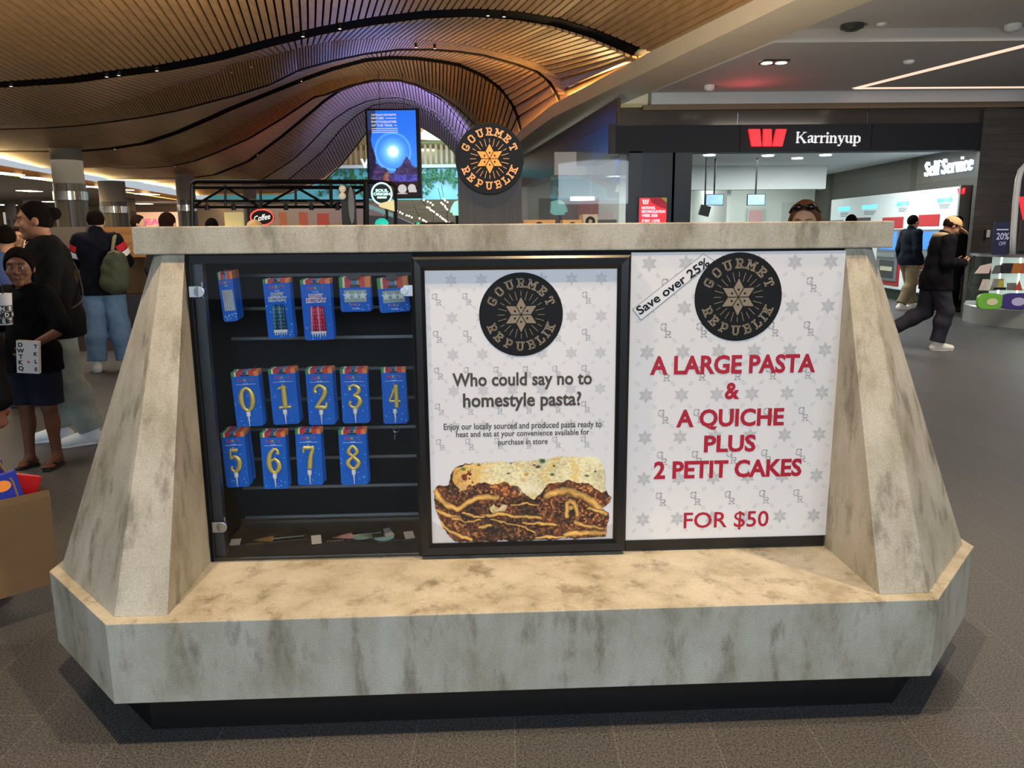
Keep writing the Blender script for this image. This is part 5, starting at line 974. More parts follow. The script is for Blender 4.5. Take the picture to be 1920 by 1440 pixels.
MB().prism([(c.x+rx*math.cos(k*math.pi/20), c.z+rz*math.sin(k*math.pi/20)) for k in range(40)], 'y', 17.5, 17.58).build('panel', BLACKM, cs); MB().tube([(c.x+rx*math.cos(k*math.pi/20), 17.48, c.z+rz*math.sin(k*math.pi/20)) for k in range(41)], .014, 6, False).build('neon_outline', mat('red_neon', '#ff4a3c', .4, emit=2), cs); text('Coffee', 'lettering', mat('white_neon', '#fff4e6', .4, emit=1.6), cs, (c.x, 17.48, c.z), width=.36, cap=.13, bold=.0, ax=Vector((1, 0, .18)).normalized(), up=Vector((.1, 0, 1)).normalized()); MB().tube([(c.x, 17.55, c.z-rz), (c.x, 17.55, 0)], .03).build('post', BLACKM, cs)
bn = thing('banner_pillar', 'dark flag-shaped pillar with grey oval emblem and two globe lamps', 'pillar', tuple(U(652, 430, 14.2))); dB = 14.2
pb(MB(), 638, 348, 653, 360, dB, .2, 0).build('pillar', mat('navy_black_pillar', '#16171f', .4), bn); b_ = MB(); a, b = U(653, 352, dB), U(664, 356, dB); b_.prism([(a[0], 0), (b[0]+.02, 0), (b[0], b[2]), (a[0], a[2])], 'y', dB+.01, dB+.1); b_.build('side_board', mat('plum_board', '#3b2a35', .5), bn)
c = U(659, 385, dB); MB().prism([(c[0]+.052*math.cos(k*math.pi/12), c[2]+.32*math.sin(k*math.pi/12)) for k in range(24)], 'y', dB-.012, dB+.01).build('oval_emblem', mat('grey_emblem', '#8d8a90', .5), bn)
for y in (354, 367.5): c = U(642, y, dB-.1); MB().sphere(tuple(c), .062, 16).build('globe_lamp', mat('cream_globe', '#efe0c6', .4, emit=.25), bn, smooth=True)
dR = 18.3; rs = thing('round_sign', 'round dark green sign with glowing mint ring left of the big screen', 'sign', tuple(U(716, 363, dR))); c = Vector(U(716, 363, dR)); MB().cyl((c.x, dR, c.z), .226, .08, 'y', 40).build('panel', mat('deep_green', '#0c2b2c', .4), rs); MB().tube([(c.x+.226*math.cos(k*math.pi/24), dR-.01, c.z+.232*math.sin(k*math.pi/24)) for k in range(49)], .019, 6, False).build('ring', mat('mint_neon', '#bff4ea', .4, emit=1.5), rs)
for s_, y, w in (('SOUL', 357, 12), ('ORIGIN', 363.5, 16)): tpx(s_, rs, mat('mint_neon'), 716-w, 716+w, y-2.6, y+2.6, dR-.01, .05)
pb(MB(), 707, 368.5, 725, 372, dR-.012, .004).build('printed_line', mat('mint_neon'), rs); MB().tube([(c.x, dR+.04, c.z+.22), (c.x, dR+.04, U(716, 342, dR)[2])], .02).build('hanger', BLACKM, rs)
mbx = thing('menu_lightbox', 'cream glowing menu panel below the round green sign', 'light box', tuple(U(724, 388, 17))); pxpoly(MB(), [(709, 382), (738, 375), (739, 396), (712, 388)], 17.0, .08).build('panel', mat('cream_glow', '#f3e3a4', .4, emit=.7), mbx); MB().tube([U(725, 390, 17.1), Vector((U(725, 390, 17.1)[0], 17.1, 0))], .03).build('post', BLACKM, mbx)
es = thing('escalator', 'escalator with pale mint lit handrail rising behind the round green sign', 'escalator', tuple(U(735, 420, 22))); MB().tube([U(686, 385, 22), U(742, 406, 22)], .055, 8).build('handrail', mat('mint_rail', '#a9dedd', .3, emit=.3), es); pxpoly(MB(), [(742, 406), (785, 425), (785, 560), (690, 560), (690, 404)], 22.1, .8).build('balustrade', mat('grey_glass_balustrade', '#7d8288', .3), es)
for px, lab in ((706, 'small round teal glowing dome just above the slab below the round sign'), (784, 'tiny teal lamp on the dark counter just left of the pillar sign')):
    c = U(px+10 if px == 706 else px, 419.5, 15 if px == 706 else 20); one('teal_lamp', lab, 'lamp', MB().sphere(tuple(c), .13 if px == 706 else .05, 14, (1, 1, .8)).tube([tuple(c), (c[0], c[1], 0)], .02, 6), mat('teal_glow', '#28d8c0', .4, emit=.7), tuple(c), smooth=True)
one('stall_counter', 'dark counter top behind the slab left of the pillar sign', 'counter', pb(MB(), 778, 417, 850, 425, 20.3, .6, 0), mat('dark_brown_counter', '#3a3024', .5), tuple(U(814, 420, 20.3)))
# shops at the far left
def shopfront(px0, px1, py0, py1, d, m, zb=0.): return pb(MB(), px0, py0, px1, py1, d, .3, zb)
struct(MB().box(-34, -8, 50, 50.4, 0, 3.3).build('wall_16', mat('taupe_shop_wall', '#8f7c66', .7)))
lamp('AREA', 'shops_lamp', (-15, 44, 3.2), (-15, 50, 1), 420, (1, .84, .66), 12, 4)
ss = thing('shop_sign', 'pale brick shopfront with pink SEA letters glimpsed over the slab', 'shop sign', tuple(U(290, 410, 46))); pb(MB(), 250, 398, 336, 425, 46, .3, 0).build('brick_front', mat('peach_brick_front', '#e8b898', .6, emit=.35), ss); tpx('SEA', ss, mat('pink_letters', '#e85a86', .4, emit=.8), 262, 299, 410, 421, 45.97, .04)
for px0, px1, py0, d, hexc, lab, e in ((420, 456, 398, 40, '#d8c98c', 'yellowish lit shop window seen under the truss, left of the Coffee sign', .5), (522, 536, 398, 40, '#c87850', 'orange lit shop window seen right of the Coffee sign', .4), (560, 576, 398, 40, '#c86a4a', 'small red-orange shop window seen under the truss', .4), (594, 616, 400, 40, '#c8583c', 'red-orange lit shop display left of the flag-shaped pillar', .4), (5, 18, 398, 46, '#e0d6c0', 'pale lit shop window at the far left edge', .5), (36, 46, 430, 40, '#e8cfa0', 'cream lit panel between the heads on the left', .5)):
    one('shop_window', lab, 'shop window', shopfront(px0, px1, py0, 430, d, None, 0), mat('shop_'+hexc, hexc, .5, emit=e), tuple(U((px0+px1)/2, 420, d)))
sc_ = thing('shop_counter', 'timber-topped dark shop counter behind the man with the backpack', 'counter', tuple(U(205, 600, 10.4))); dC = 10.2
wd_ = mat('honey_timber_boards', '#a9773f', .5, noise=.45, nscale=4, stretch=(.5, 3, 6)); pb(MB(), 165, 426, 283, 482, dC, .5).build('timber_hood', wd_, sc_); pb(MB(), 60, 426, 166, 482, dC+.02, .5).build('grey_hood', mat('grey_brown_board', '#6a5e52', .6), sc_); pb(MB(), 60, 556, 290, 606, dC, .7).build('dark_counter', mat('slate_counter', '#34363e', .35), sc_); pb(MB(), 60, 606, 290, 640, dC+.05, .6, 0).build('brown_base', mat('brown_base', '#4a3c35', .6), sc_); pb(MB(), 60, 480, 290, 558, dC+.45, .05).build('back_wall', mat('amber_back_wall', '#6b5130', .6), sc_)
for px in (64, 283): MB().tube([U(px, 480, dC+.2), U(px, 560, dC+.2)], .03).build('post', BLACKM, sc_)
# ------------------------------------------------------------------ people: one smooth implicit surface per body, clothes grown from the same bones
class SDF:
    def __init__(s, lo, hi, h):
        s.h = h; s.lo = np.array(lo)-3*h; n = np.ceil((np.array(hi)+3*h-s.lo)/h).astype(int)+1; s.n = n; s.F = np.full(n, .2, np.float32)
        s.ax = [s.lo[i]+h*np.arange(n[i]) for i in range(3)]
    def sub(s, lo, hi):
        a = np.clip(np.floor((np.array(lo)-s.lo)/s.h).astype(int), 0, s.n-1); b = np.clip(np.ceil((np.array(hi)-s.lo)/s.h).astype(int)+1, 1, s.n)
        if (b <= a).any(): return None, None
        sl = tuple(slice(a[i], b[i]) for i in range(3)); X, Y, Z = np.meshgrid(*[s.ax[i][sl[i]] for i in range(3)], indexing='ij'); return sl, (X, Y, Z)
    def mix(s, sl, d, k, op='u'):
        A = s.F[sl]
        if op == 'u':
            if k > 0: hh = np.clip(.5+.5*(A-d)/k, 0, 1); A[...] = A*(1-hh)+d*hh-k*hh*(1-hh)
            else: np.minimum(A, d, out=A)
        else:
            if k > 0: hh = np.clip(.5-.5*(A+d)/k, 0, 1); A[...] = A*(1-hh)+(-d)*hh+k*hh*(1-hh)
            else: np.maximum(A, -d, out=A)
    def cap(s, a, b, ra, rb, k=.02, op='u', sq=None):
        a, b = np.array(a, float), np.array(b, float); m = max(ra, rb)+k+.04; sl, P = s.sub(np.minimum(a, b)-m, np.maximum(a, b)+m)
        if sl is None: return
        X, Y, Z = P; d = b-a; L = d@d+1e-9; t = np.clip(((X-a[0])*d[0]+(Y-a[1])*d[1]+(Z-a[2])*d[2])/L, 0, 1)
        dist = np.sqrt((X-a[0]-t*d[0])**2+(Y-a[1]-t*d[1])**2+(Z-a[2]-t*d[2])**2)-(ra+t*(rb-ra)); s.mix(sl, dist, k, op)
    def ell(s, c, r, k=.02, op='u', R=None):
        c, r = np.array(c, float), np.array(r, float); m = max(r)+k+.04; sl, P = s.sub(c-m, c+m)
        if sl is None: return
        X, Y, Z = [p-c[i] for i, p in enumerate(P)]
        if R is not None: X, Y, Z = [R[0, i]*X+R[1, i]*Y+R[2, i]*Z for i in range(3)]
        k0 = np.sqrt((X/r[0])**2+(Y/r[1])**2+(Z/r[2])**2); k1 = np.sqrt((X/r[0]**2)**2+(Y/r[1]**2)**2+(Z/r[2]**2)**2)+1e-9
        s.mix(sl, k0*(k0-1)/k1, k, op)
    def plane(s, p, n):   # keep the side where (x-p).n < 0
        p, n = np.array(p, float), np.array(n, float); n /= np.linalg.norm(n); X, Y, Z = np.meshgrid(*s.ax, indexing='ij'); np.maximum(s.F, ((X-p[0])*n[0]+(Y-p[1])*n[1]+(Z-p[2])*n[2]).astype(np.float32), out=s.F)
    def folds(s, amp, f=(38, 30, 16), seed=0):
        X, Y, Z = np.meshgrid(*s.ax, indexing='ij'); s.F += (amp*(np.sin(f[0]*X+7*Z+seed+3*np.sin(9*Z+seed))*np.sin(f[1]*Y+f[2]*Z+2*seed)+.5*np.sin(26*Z+18*X+seed))).astype(np.float32)
    def mesh(s):
        F = s.F; S = F < 0; nx, ny, nz = s.n; c = [(i, j, k) for i in (0, 1) for j in (0, 1) for k in (0, 1)]
        g = lambda A, o: A[o[0]:nx-1+o[0], o[1]:ny-1+o[1], o[2]:nz-1+o[2]]
        cnt = sum(g(S, o).astype(np.int8) for o in c); act = (cnt > 0) & (cnt < 8); ids = np.full(act.shape, -1, np.int64); I = np.argwhere(act); ids[act] = np.arange(len(I))
        P = np.zeros((len(I), 3)); W = np.zeros(len(I)); ix = tuple(I.T)
        for a in c:
            for d in range(3):
                if a[d] == 0:
                    b = list(a); b[d] = 1; fa, fb = g(F, a)[ix], g(F, tuple(b))[ix]; m = (fa < 0) != (fb < 0); t = np.where(m, fa/np.where(m, fa-fb, 1), 0)
                    q = np.tile(np.array(a, float), (len(I), 1)); q[:, d] = t; P += q*m[:, None]; W += m
        V = s.lo+(I+P/np.maximum(W, 1)[:, None])*s.h; Q = []
        for d in range(3):
            e = [1, 1, 1]; e[d] = 0; sa = tuple(slice(1, s.n[i]-1) if i != d else slice(0, s.n[i]-1) for i in range(3)); sb = tuple(slice(1, s.n[i]-1) if i != d else slice(1, s.n[i]) for i in range(3))
            A, B = S[sa], S[sb]; E = np.argwhere(A != B); 
            if not len(E): continue
            fl = A[tuple(E.T)]; base = E+np.array([1 if i != d else 0 for i in range(3)]); u, v = [(1, 2), (2, 0), (0, 1)][d]
            def cell(du, dv): x = base.copy(); x[:, u] -= du; x[:, v] -= dv; return ids[tuple(x.T)]
            q = np.stack([cell(0, 0), cell(1, 0), cell(1, 1), cell(0, 1)], 1); q[~fl] = q[~fl][:, ::-1]; Q.append(q)
        return V, np.concatenate(Q) if Q else np.zeros((0, 4), int)
def rotz(a): c, s = math.cos(a), math.sin(a); return np.array([[c, -s, 0], [s, c, 0], [0, 0, 1.]])
def rotx(a): c, s = math.cos(a), math.sin(a); return np.array([[1, 0, 0], [0, c, -s], [0, s, c]])
BASE = dict(pelvis=(0, 0, .95), waist=(0, .005, 1.1), chest=(0, 0, 1.3), neck=(0, -.015, 1.47), head=(0, .02, 1.63),
            shR=(.166, -.01, 1.42), elR=(.225, -.04, 1.14), wrR=(.25, .03, .89), shL=(-.166, -.01, 1.42), elL=(-.225, -.04, 1.14), wrL=(-.25, .03, .89),
            hipR=(.09, 0, .92), knR=(.1, .02, .5), anR=(.1, -.03, .085), hipL=(-.09, 0, .92), knL=(-.1, .02, .5), anL=(-.1, -.03, .085), toR=(.12, .14, .03), toL=(-.12, .14, .03))
SKIN = {k: mat('skin_'+k, c, .6, spec=.3) for k, c in (('deep', '#694431'), ('brown', '#8a5f45'), ('tan', '#b0805f'), ('fair', '#d8a98c'), ('rosy', '#9c6350'))}
EYEW = mat('eye_white', '#bdb5ad', .35); IRIS = mat('dark_iris', '#1a100b', .2); LIP = {k: mat('lips_'+k, c, .45) for k, c in (('deep', '#6b3a34'), ('brown', '#8d5349'), ('tan', '#9d5a4c'), ('fair', '#b86a62'), ('rosy', '#a85a54'))}
def person(label, pos, heading, H, skin='tan', pose=None, head=(0, 0), hair=('short', '#15100e'), top=None, low=None, shoes=None, res=.009, face=True, hands=None, girth=1., headscale=1., group=None, cat='person'):
    """heading: world direction (x, y) the body faces. top=(name, colour, hem z, sleeve fraction, looseness, collar); low=(name, colour, end z, looseness)"""
    J = {k: np.array(v, float) for k, v in BASE.items()}
    if pose:
        for k, v in pose.items(): J[k] = np.array(v, float)
    yaw = math.atan2(heading[1], heading[0])-math.pi/2; sc = H/1.75; h = res/sc
    root = thing('person', label, cat, pos, Matrix.Translation((0, 0, 0)), group); root.matrix_world = Matrix.Translation(Vector(pos)) @ Matrix.Rotation(yaw, 4, 'Z') @ Matrix.Scale(sc, 4); ORG[root.name] = Vector()
    pts = np.array(list(J.values())); lo, hi = pts.min(0)-.22, pts.max(0)+.22; lo[2] = min(0, pts[:, 2].min()-.1)
    Rh = rotz(head[0]) @ rotx(head[1]); hc = J['head']; hs = headscale; hp = lambda x, y, z: hc+Rh @ (np.array((x, y, z))*hs)
    def torso(S, o=0., k=.05):
        g = girth; ch, wa, pe = J['chest'], J['waist'], J['pelvis']; up = J['neck']-ch; R = np.eye(3)
        S.ell(ch, (.155*g+o, .108*g+o, .19+o), k); S.ell(wa, (.135*g+o, .1*g+o, .17+o), k); S.ell(pe, (.158*g+o, .115*g+o, .125+o), k)
        for s in 'RL': S.cap(J['neck']+np.array((0, 0, -.045)), J['sh'+s]+np.array((0, 0, -.01)), .05+o*.8, .05+o*.8, k*.6)
    def arm(S, s, o=0., f=1., k=.02):
        a, e, w = J['sh'+s], J['el'+s], J['wr'+s]; f1 = min(f/.5, 1); S.cap(a, a+(e-a)*f1, .05+o, .05+(.041-.05)*f1+o*1.05, k)
        if f > .5: f2 = (f-.5)/.5; S.cap(e, e+(w-e)*f2, .042+o, .042+(.027-.042)*f2+o, k)
    def leg(S, s, o=0., f=1., k=.03, ob=None):
        a, e, w = J['hip'+s], J['kn'+s], J['an'+s]; ob = o if ob is None else ob; S.cap(a, e, .085+o, .055+(o+ob)/2, k)
        if f > .5: q = e+(w-e)*(f-.5)/.5; S.cap(e, q, .053+(o+ob)/2, .037+ob+.01*(1-f), k); back = (e*.7+w*.3)+np.array((0, -.018, 0)); S.ell(back, (.05+ob, .052+ob, .11), k)
    def emit(S, name, m, par, smooth=True):
        V, Q = S.mesh()
        if not len(V): return None
        me = bpy.data.meshes.new(name); me.from_pydata(V.tolist(), [], Q.tolist()); me.materials.append(m); me.polygons.foreach_set('use_smooth', [True]*len(me.polygons))
        return link(name, me, par, Vector())
    # body
    B = SDF(lo, hi, h); torso(B)
    for s in 'RL': arm(B, s); leg(B, s)
    B.cap(J['neck']+np.array((0, 0, -.03)), hp(0, -.02, -.06), .058, .052, .03)
    B.ell(hp(0, -.012, .02), np.array((.076, .096, .1))*hs, .02, R=Rh); B.ell(hp(0, .022, -.045), np.array((.06, .068, .076))*hs, .03, R=Rh)
    if face:
        B.ell(hp(0, .075, -.098), np.array((.026, .02, .02))*hs, .025, R=Rh); B.ell(hp(0, .074, .035), np.array((.055, .018, .014))*hs, .02, R=Rh)
        for sx in (-1, 1):
            B.ell(hp(sx*.042, .064, -.025), np.array((.026, .02, .022))*hs, .025, R=Rh); B.ell(hp(sx*.031, .098, .008), np.array((.018, .016, .010))*hs, .010, 's', R=Rh); B.ell(hp(sx*.012, .1, -.026), np.array((.011, .012, .009))*hs, .008, R=Rh)
        for sx in ((-1, 1) if res < .008 else ()): B.cap(hp(sx*.0185, .0835, .0125), hp(sx*.0435, .0785, .0115), .0062*hs, .0058*hs, .004); B.cap(hp(sx*.0195, .083, .0005), hp(sx*.043, .078, .0005), .0046*hs, .0044*hs, .004)
        B.cap(hp(0, .088, .016), hp(0, .112, -.02), .009*hs, .0125*hs, .012); B.cap(hp(-.018, .083, -.056), hp(.018, .083, -.056), .011*hs, .011*hs, .012)
    for sx in (-1, 1): B.ell(hp(sx*.078, -.012, -.005), np.array((.011, .022, .032))*hs, .01, R=Rh)
    for s in 'RL':
        w, e = J['wr'+s], J['el'+s]; hd = (hands or {}).get(s, {}); d = np.array(hd.get('dir', w-e), float); d /= np.linalg.norm(d); sx = 1 if s == 'R' else -1
        pn = np.array(hd.get('palm', (-sx, .2, 0)), float); pn -= d*(pn@d); pn /= np.linalg.norm(pn); sd = np.cross(d, pn)*sx   # thumb side
        curl = hd.get('curl', .5); m = w+d*.045
        for q in (-.024, -.008, .008, .024): B.cap(w+sd*q*.6+d*.005, w+d*.085+sd*q, .014, .0115, .012)
        for i, (q, L) in enumerate(((.029, .07), (.01, .078), (-.01, .073), (-.029, .058))):
            p0 = w+d*.086+sd*q; c1 = curl*.9+.06*i; d1 = d*math.cos(c1)+pn*math.sin(c1); p1 = p0+d1*L*.5; c2 = curl*2; d2 = d*math.cos(c2)+pn*math.sin(c2); p2 = p1+d2*L*.5
            B.cap(p0, p1, .0098, .009, .006); B.cap(p1, p2, .009, .0075, .004)
        t0 = w+d*.025+sd*.028; t1 = t0+(sd*.75+d*.65+pn*.25)*.035; t2 = t1+(d*.9+pn*(.35+.5*curl)+sd*.1)*.032; B.cap(t0-sd*.01, t1, .015, .0115, .012); B.cap(t1, t2, .011, .009, .006)
        a, t = J['an'+s], J['to'+s]; fw = t-a; fw[2] = 0; fw /= np.linalg.norm(fw)+1e-9
        if not shoes or shoes[0] == 'flip':
            B.cap(a, t-fw*.03+np.array((0, 0, .012)), .034, .026, .025); B.cap(a-fw*.035-np.array((0, 0, .045)), t-fw*.02, .03, .024, .03); sdv = np.array((fw[1], -fw[0], 0))
            for i in range(5): q = t+sdv*(.034-.017*i)*(1 if s == 'L' else -1)+fw*(.01-.012*abs(i-1)*.8); B.cap(q-fw*.03, q+fw*.012, .0115 if i else .014, .009 if i else .012, .008)
        else: B.cap(a, t, .034, .024, .02)
    body = emit(B, 'body', SKIN[skin], root)
    hk_ = hair[0]
    if face:
        for sx in (-1, 1):
            c = hp(sx*.031, .0755, .0065); e = MB().sphere(c, .0118*hs*(1.12 if hk_ == 'crop' else 1), 14).build('eye', EYEW, root, smooth=True); fwd = Rh @ np.array((0, 1, 0)); q = c+fwd*(.0118*(1.12 if hk_ == 'crop' else 1)-.0046)*hs; MB().sphere(q, .0072*hs, 12).build('iris', IRIS, e, smooth=True)
            br = MB().tube([hp(sx*.014, .098, .031), hp(sx*.034, .096, .037), hp(sx*.052, .084, .032)], [.003*hs, .0042*hs, .002*hs], 6).build('eyebrow', mat('brow_'+hair[1], hair[1], .7), root, smooth=True)
        L_ = SDF(hp(0, .09, -.055)-.05, hp(0, .09, -.055)+.05, .0035); L_.cap(hp(-.019, .0865, -.0525), hp(.019, .0865, -.0525), .0052*hs, .0052*hs, .004); L_.cap(hp(-.015, .0875, -.062), hp(.015, .0875, -.062), .0068*hs, .0068*hs, .003); L_.cap(hp(0, .092, -.053), hp(0, .093, -.06), .0075*hs, .0075*hs, .006); emit(L_, 'lips', LIP[skin], root)
    # hair
    hk, hcol = hair; hm = mat('hair_'+hcol, hcol, .95, noise=.55, nscale=70, stretch=(1, 1, .3), spec=.05, bump=.6)
    if hk != 'none':
        Hh = SDF(hc-.34, hc+.2, h*.9); th = {'short': .012, 'crop': .014, 'bun': .008, 'pony': .01, 'long': .016}.get(hk, .012)
        Hh.ell(hp(0, -.016, .022), (np.array((.076, .096, .1))+th)*hs, 0, R=Rh)
        Hh.folds(.003 if hk == 'crop' else .0018, (300, 280, 260) if hk == 'crop' else (140, 90, 30))
        n = Rh @ np.array((0, .86, -.5)); Hh.plane(hp(0, .062 if hk == 'crop' else .05, .062), n); n2 = Rh @ np.array((0, .25, -1)); Hh.plane(hp(0, 0, -.028 if hk in ('short', 'crop') else -.035), n2)
        if hk == 'bun': Hh.ell(hp(0, -.125, .035), np.array((.042, .042, .042))*hs, .012, R=Rh)
        if hk == 'pony': Hh.cap(hp(0, -.1, .03), hp(0, -.14, -.05), .03*hs, .024*hs, .02); Hh.cap(hp(0, -.14, -.05), hp(0, -.12, -.2), .024*hs, .012*hs, .02)
        if hk == 'long':
            for sx in (-1, 1): Hh.cap(hp(sx*.072, -.03, 0), hp(sx*.085, -.03, -.2), .028*hs, .03*hs, .02)
            Hh.cap(hp(0, -.085, 0), hp(0, -.09, -.22), .05*hs, .05*hs, .03)
        emit(Hh, 'hair', hm, root)
    # clothes
    if low:
        nm, col, ez, lo_, flare = low; L = SDF(lo, hi, h); pe = J['pelvis']; L.ell(pe, (.165*girth+lo_, .12*girth+lo_, .13), .04); L.cap(pe+np.array((0, 0, .05)), J['waist'], .13*girth, .12*girth, .04)
        for s in 'RL': leg(L, s, .012+lo_, 1, .035, .012+lo_+flare)
        L.folds(.0035, seed=hash(nm) % 7)
        if ez is not None: L.plane((0, 0, ez), (0, 0, -1))
        else:
            for s in 'RL': pass
            for s in 'RL':
                a = J['an'+s]; k_ = J['kn'+s]; dv = a-k_; q = k_+dv*.93; sl, P = L.sub(np.minimum(a, q)-.12, np.maximum(a, q)+.12)
                if sl is not None: dv = dv/np.linalg.norm(dv); dd = (P[0]-q[0])*dv[0]+(P[1]-q[1])*dv[1]+(P[2]-q[2])*dv[2]; near = ((P[0]-a[0])**2+(P[1]-a[1])**2+(P[2]-a[2])**2) < .12**2; A = L.F[sl]; A[near] = np.maximum(A[near], dd[near])
        L.plane((0, 0, J['waist'][2]+.02), (0, 0, 1)); emit(L, nm, mat('cloth_'+col, col, .85, noise=.25, nscale=14, spec=.15), root)
    if top:
        nm, col, hem, sl_, lo_, collar = top; T = SDF(lo, hi, h); torso(T, .012+lo_*.6); pe = J['pelvis']
        T.cap(J['waist'], pe+np.array((0, 0, -.12)), .128*girth+lo_*.7, .142*girth+lo_*.8, .05)
        lo2 = low[3] if low else 0; T.ell(pe, (.178*girth+lo2, .133*girth+lo2, .145), .04)
        for s in 'RL': T.cap(J['hip'+s], J['hip'+s]+(J['kn'+s]-J['hip'+s])*.4, .108+lo2, .104+lo2, .04)
        for s in 'RL': arm(T, s, .010+lo_*.55, sl_, .025)
        T.folds(.0045, seed=len(nm))
        if sl_ < 1:
            for s in 'RL':
                a, e = J['sh'+s], J['el'+s]; dv = e-a; Ld = np.linalg.norm(dv); dv = dv/Ld; q = a+dv*Ld*min(sl_/.5, 1); pass
        T.plane((0, 0, hem), (0, 0, -1))
        S2, P = T.sub(hc-.3, hc+.3)
        if collar < .03:
            nk = J['neck']+np.array((0, .01, .03)); T.cap(nk+np.array((0, .03, -.01)), nk+np.array((0, .03, .14)), .062, .085, .0, 's')
        else: T.cap(J['neck']+np.array((0, 0, -.02)), J['neck']+np.array((0, 0, collar)), .078, .074, .02); T.cap(J['neck']+np.array((0, .02, .04)), J['neck']+np.array((0, .03, .2)), .06, .075, .0, 's')
        emit(T, nm, mat('cloth_'+col, col, .9, noise=.3, nscale=12, spec=.1), root)
    if shoes:
        nm, col, sole = shoes[:3]
        for s in 'RL':
            a, t = J['an'+s], J['to'+s]; fw = t-a; pt = fw.copy(); fz = np.array((0, 0, 1.)); fw = fw.copy(); fw[2] = 0; fw /= np.linalg.norm(fw)+1e-9
            heel = a+np.array((0, 0, -.05))-fw*.035; S = SDF(np.minimum(heel, t)-.12, np.maximum(np.maximum(heel, t), a)+.14, .006/sc if res < .012 else h)
            if nm == 'flip':
                S.cap(heel+np.array((0, 0, -.022)), t+np.array((0, 0, -.016)), .036, .042, .0); S.plane(t+np.array((0, 0, -.014)), (0, 0, 1)); S.plane((0, 0, max(heel[2]-.05, .002)), (0, 0, -1)); f_ = emit(S, 'flip_flop', mat('shoe_'+col, col, .7), root)
                sdv = np.array((fw[1], -fw[0], 0)); MB().tube([t-fw*.1+sdv*.042+fz*-.004, t-fw*.05+sdv*.036+fz*.026, t+fw*-.012+fz*.018, t-fw*.05-sdv*.036+fz*.026, t-fw*.1-sdv*.042+fz*-.004], .006, 6).build('strap', mat('shoe_'+col, col, .7), f_)
                continue
            S.cap(a, heel, .047, .043, .02); S.cap(heel, t, .043, .036, .03); S.cap(a+fw*.03-fz*.01, t+fz*.012, .043, .03, .03)
            if len(shoes) > 3: S.cap(a, a+(J['kn'+s]-a)*.14, .046, .05, .02)
            o = emit(S, nm, mat('shoe_'+col, col, .6), root); S2 = SDF(np.minimum(heel, t)-.12, np.maximum(heel, t)+.12, .006/sc if res < .012 else h); S2.cap(heel-fz*.012, t-fz*.006, .046, .04, .02); nn = np.cross(np.cross(t-heel, fz), t-heel); nn /= np.linalg.norm(nn); S2.plane(heel-nn*.018, nn); S2.plane(heel-nn*.046, -nn); emit(S2, 'sole', mat('shoe_'+sole, sole, .6), o)
    root['scale_'] = sc; del root['scale_']
    return root, J, (lambda p: root.matrix_world @ Vector(p)), hp
def bits(root, name, m, mb, smooth=True): return mb.build(name, m, root, smooth=smooth)

# boy with cup
bp_ = np.array(G(88, 872)); bp_[2] = 0
boy, J, W_b, hp_b = person('boy in black T-shirt and navy shorts holding a white printed cup, looking at the camera', bp_, (-.12, -1), 1.41, 'deep',
    dict(shL=(-.165, -.01, 1.40), shR=(.165, -.01, 1.40), elL=(-.33, .05, 1.14), wrL=(-.16, .22, 1.02), elR=(.22, .12, 1.14), wrR=(.14, .34, 1.24), head=(0, .03, 1.615), toL=(-.12, .15, .03), toR=(.13, .13, .03), chest=(0, 0, 1.28), anL=(-.09, -.02, .085), anR=(.1, .05, .085)),
    head=(.45, -.04), hair=('crop', '#171010'), top=('t_shirt', '#0d0e12', .80, .46, .035, 0), low=('shorts', '#1d2030', .53, .03, .02), shoes=('flip', '#17171a', '#17171a'), res=.0058, headscale=1.2, hands={'L': dict(dir=(.55, .5, -.75), palm=(.6, -.5, .2), curl=.75), 'R': dict(dir=(-.2, .9, .25), palm=(-.95, -.1, .1), curl=.95)})
CUPM = mat('white_paper_cup', '#e9e9ea', .5); BLK = mat('black_print', '#141416', .5)
inv = boy.matrix_world
def letters_on(t, word, c, r, z0, ax_a, hgt, m, cols=3):
    """square black-and-white letter tiles wrapped round a cup"""
    k = 0
    for row in range(cols):
        for col in range(8):
            a = ax_a+(col-3.5)*.42; z = z0+row*hgt*1.55; ch = word[(row*3+col) % len(word)]; rr = r+.0012+row*.0034; o = Vector((c[0]+rr*math.cos(a), c[1]+rr*math.sin(a), z)); ax = Vector((-math.sin(a), math.cos(a), 0)); n = Vector((math.cos(a), math.sin(a), 0)); 
            if (row+col) % 2 == 0:
                b = MB(); s_ = hgt*.72; b.add([o-ax*s_-Vector((0, 0, s_)), o+ax*s_-Vector((0, 0, s_)), o+ax*s_+Vector((0, 0, s_)), o-ax*s_+Vector((0, 0, s_))], [(0, 1, 2, 3)]); b.build('black_tile', BLK, t); text(ch, 'lettering', CUPM, t, o+n*.0012, cap=hgt, ax=ax, n=n, bold=.05)
            else: text(ch, 'lettering', BLK, t, o, cap=hgt, ax=ax, n=n, bold=.05)
wr = W_b(J['wrR']); cp = wr+(W_b(J['wrR']+np.array((-.06, .10, .0)))-wr)
cc = U(6, 582, float(bp_[1])-.33); cup = thing('paper_cup', 'white paper cup with black letter tiles in the boy\'s raised hand', 'cup', tuple(cc)); ORG[cup.name] = Vector(cc)
MB().lathe([(.001, -.085), (.04, -.085), (.055, .095), (.057, .1), (.053, .1), (.05, .09)], tuple(cc), 32).build('cup_body', CUPM, cup, smooth='auto'); letters_on(cup, 'DONKENTK', cc, .042, cc[2]-.06, -math.pi/2+.3, .024, None)
MB().tube([tuple(cc+np.array((.01, 0, .08))), tuple(cc+np.array((.02, -.01, .16)))], .004, 6).build('straw', BLK, cup)
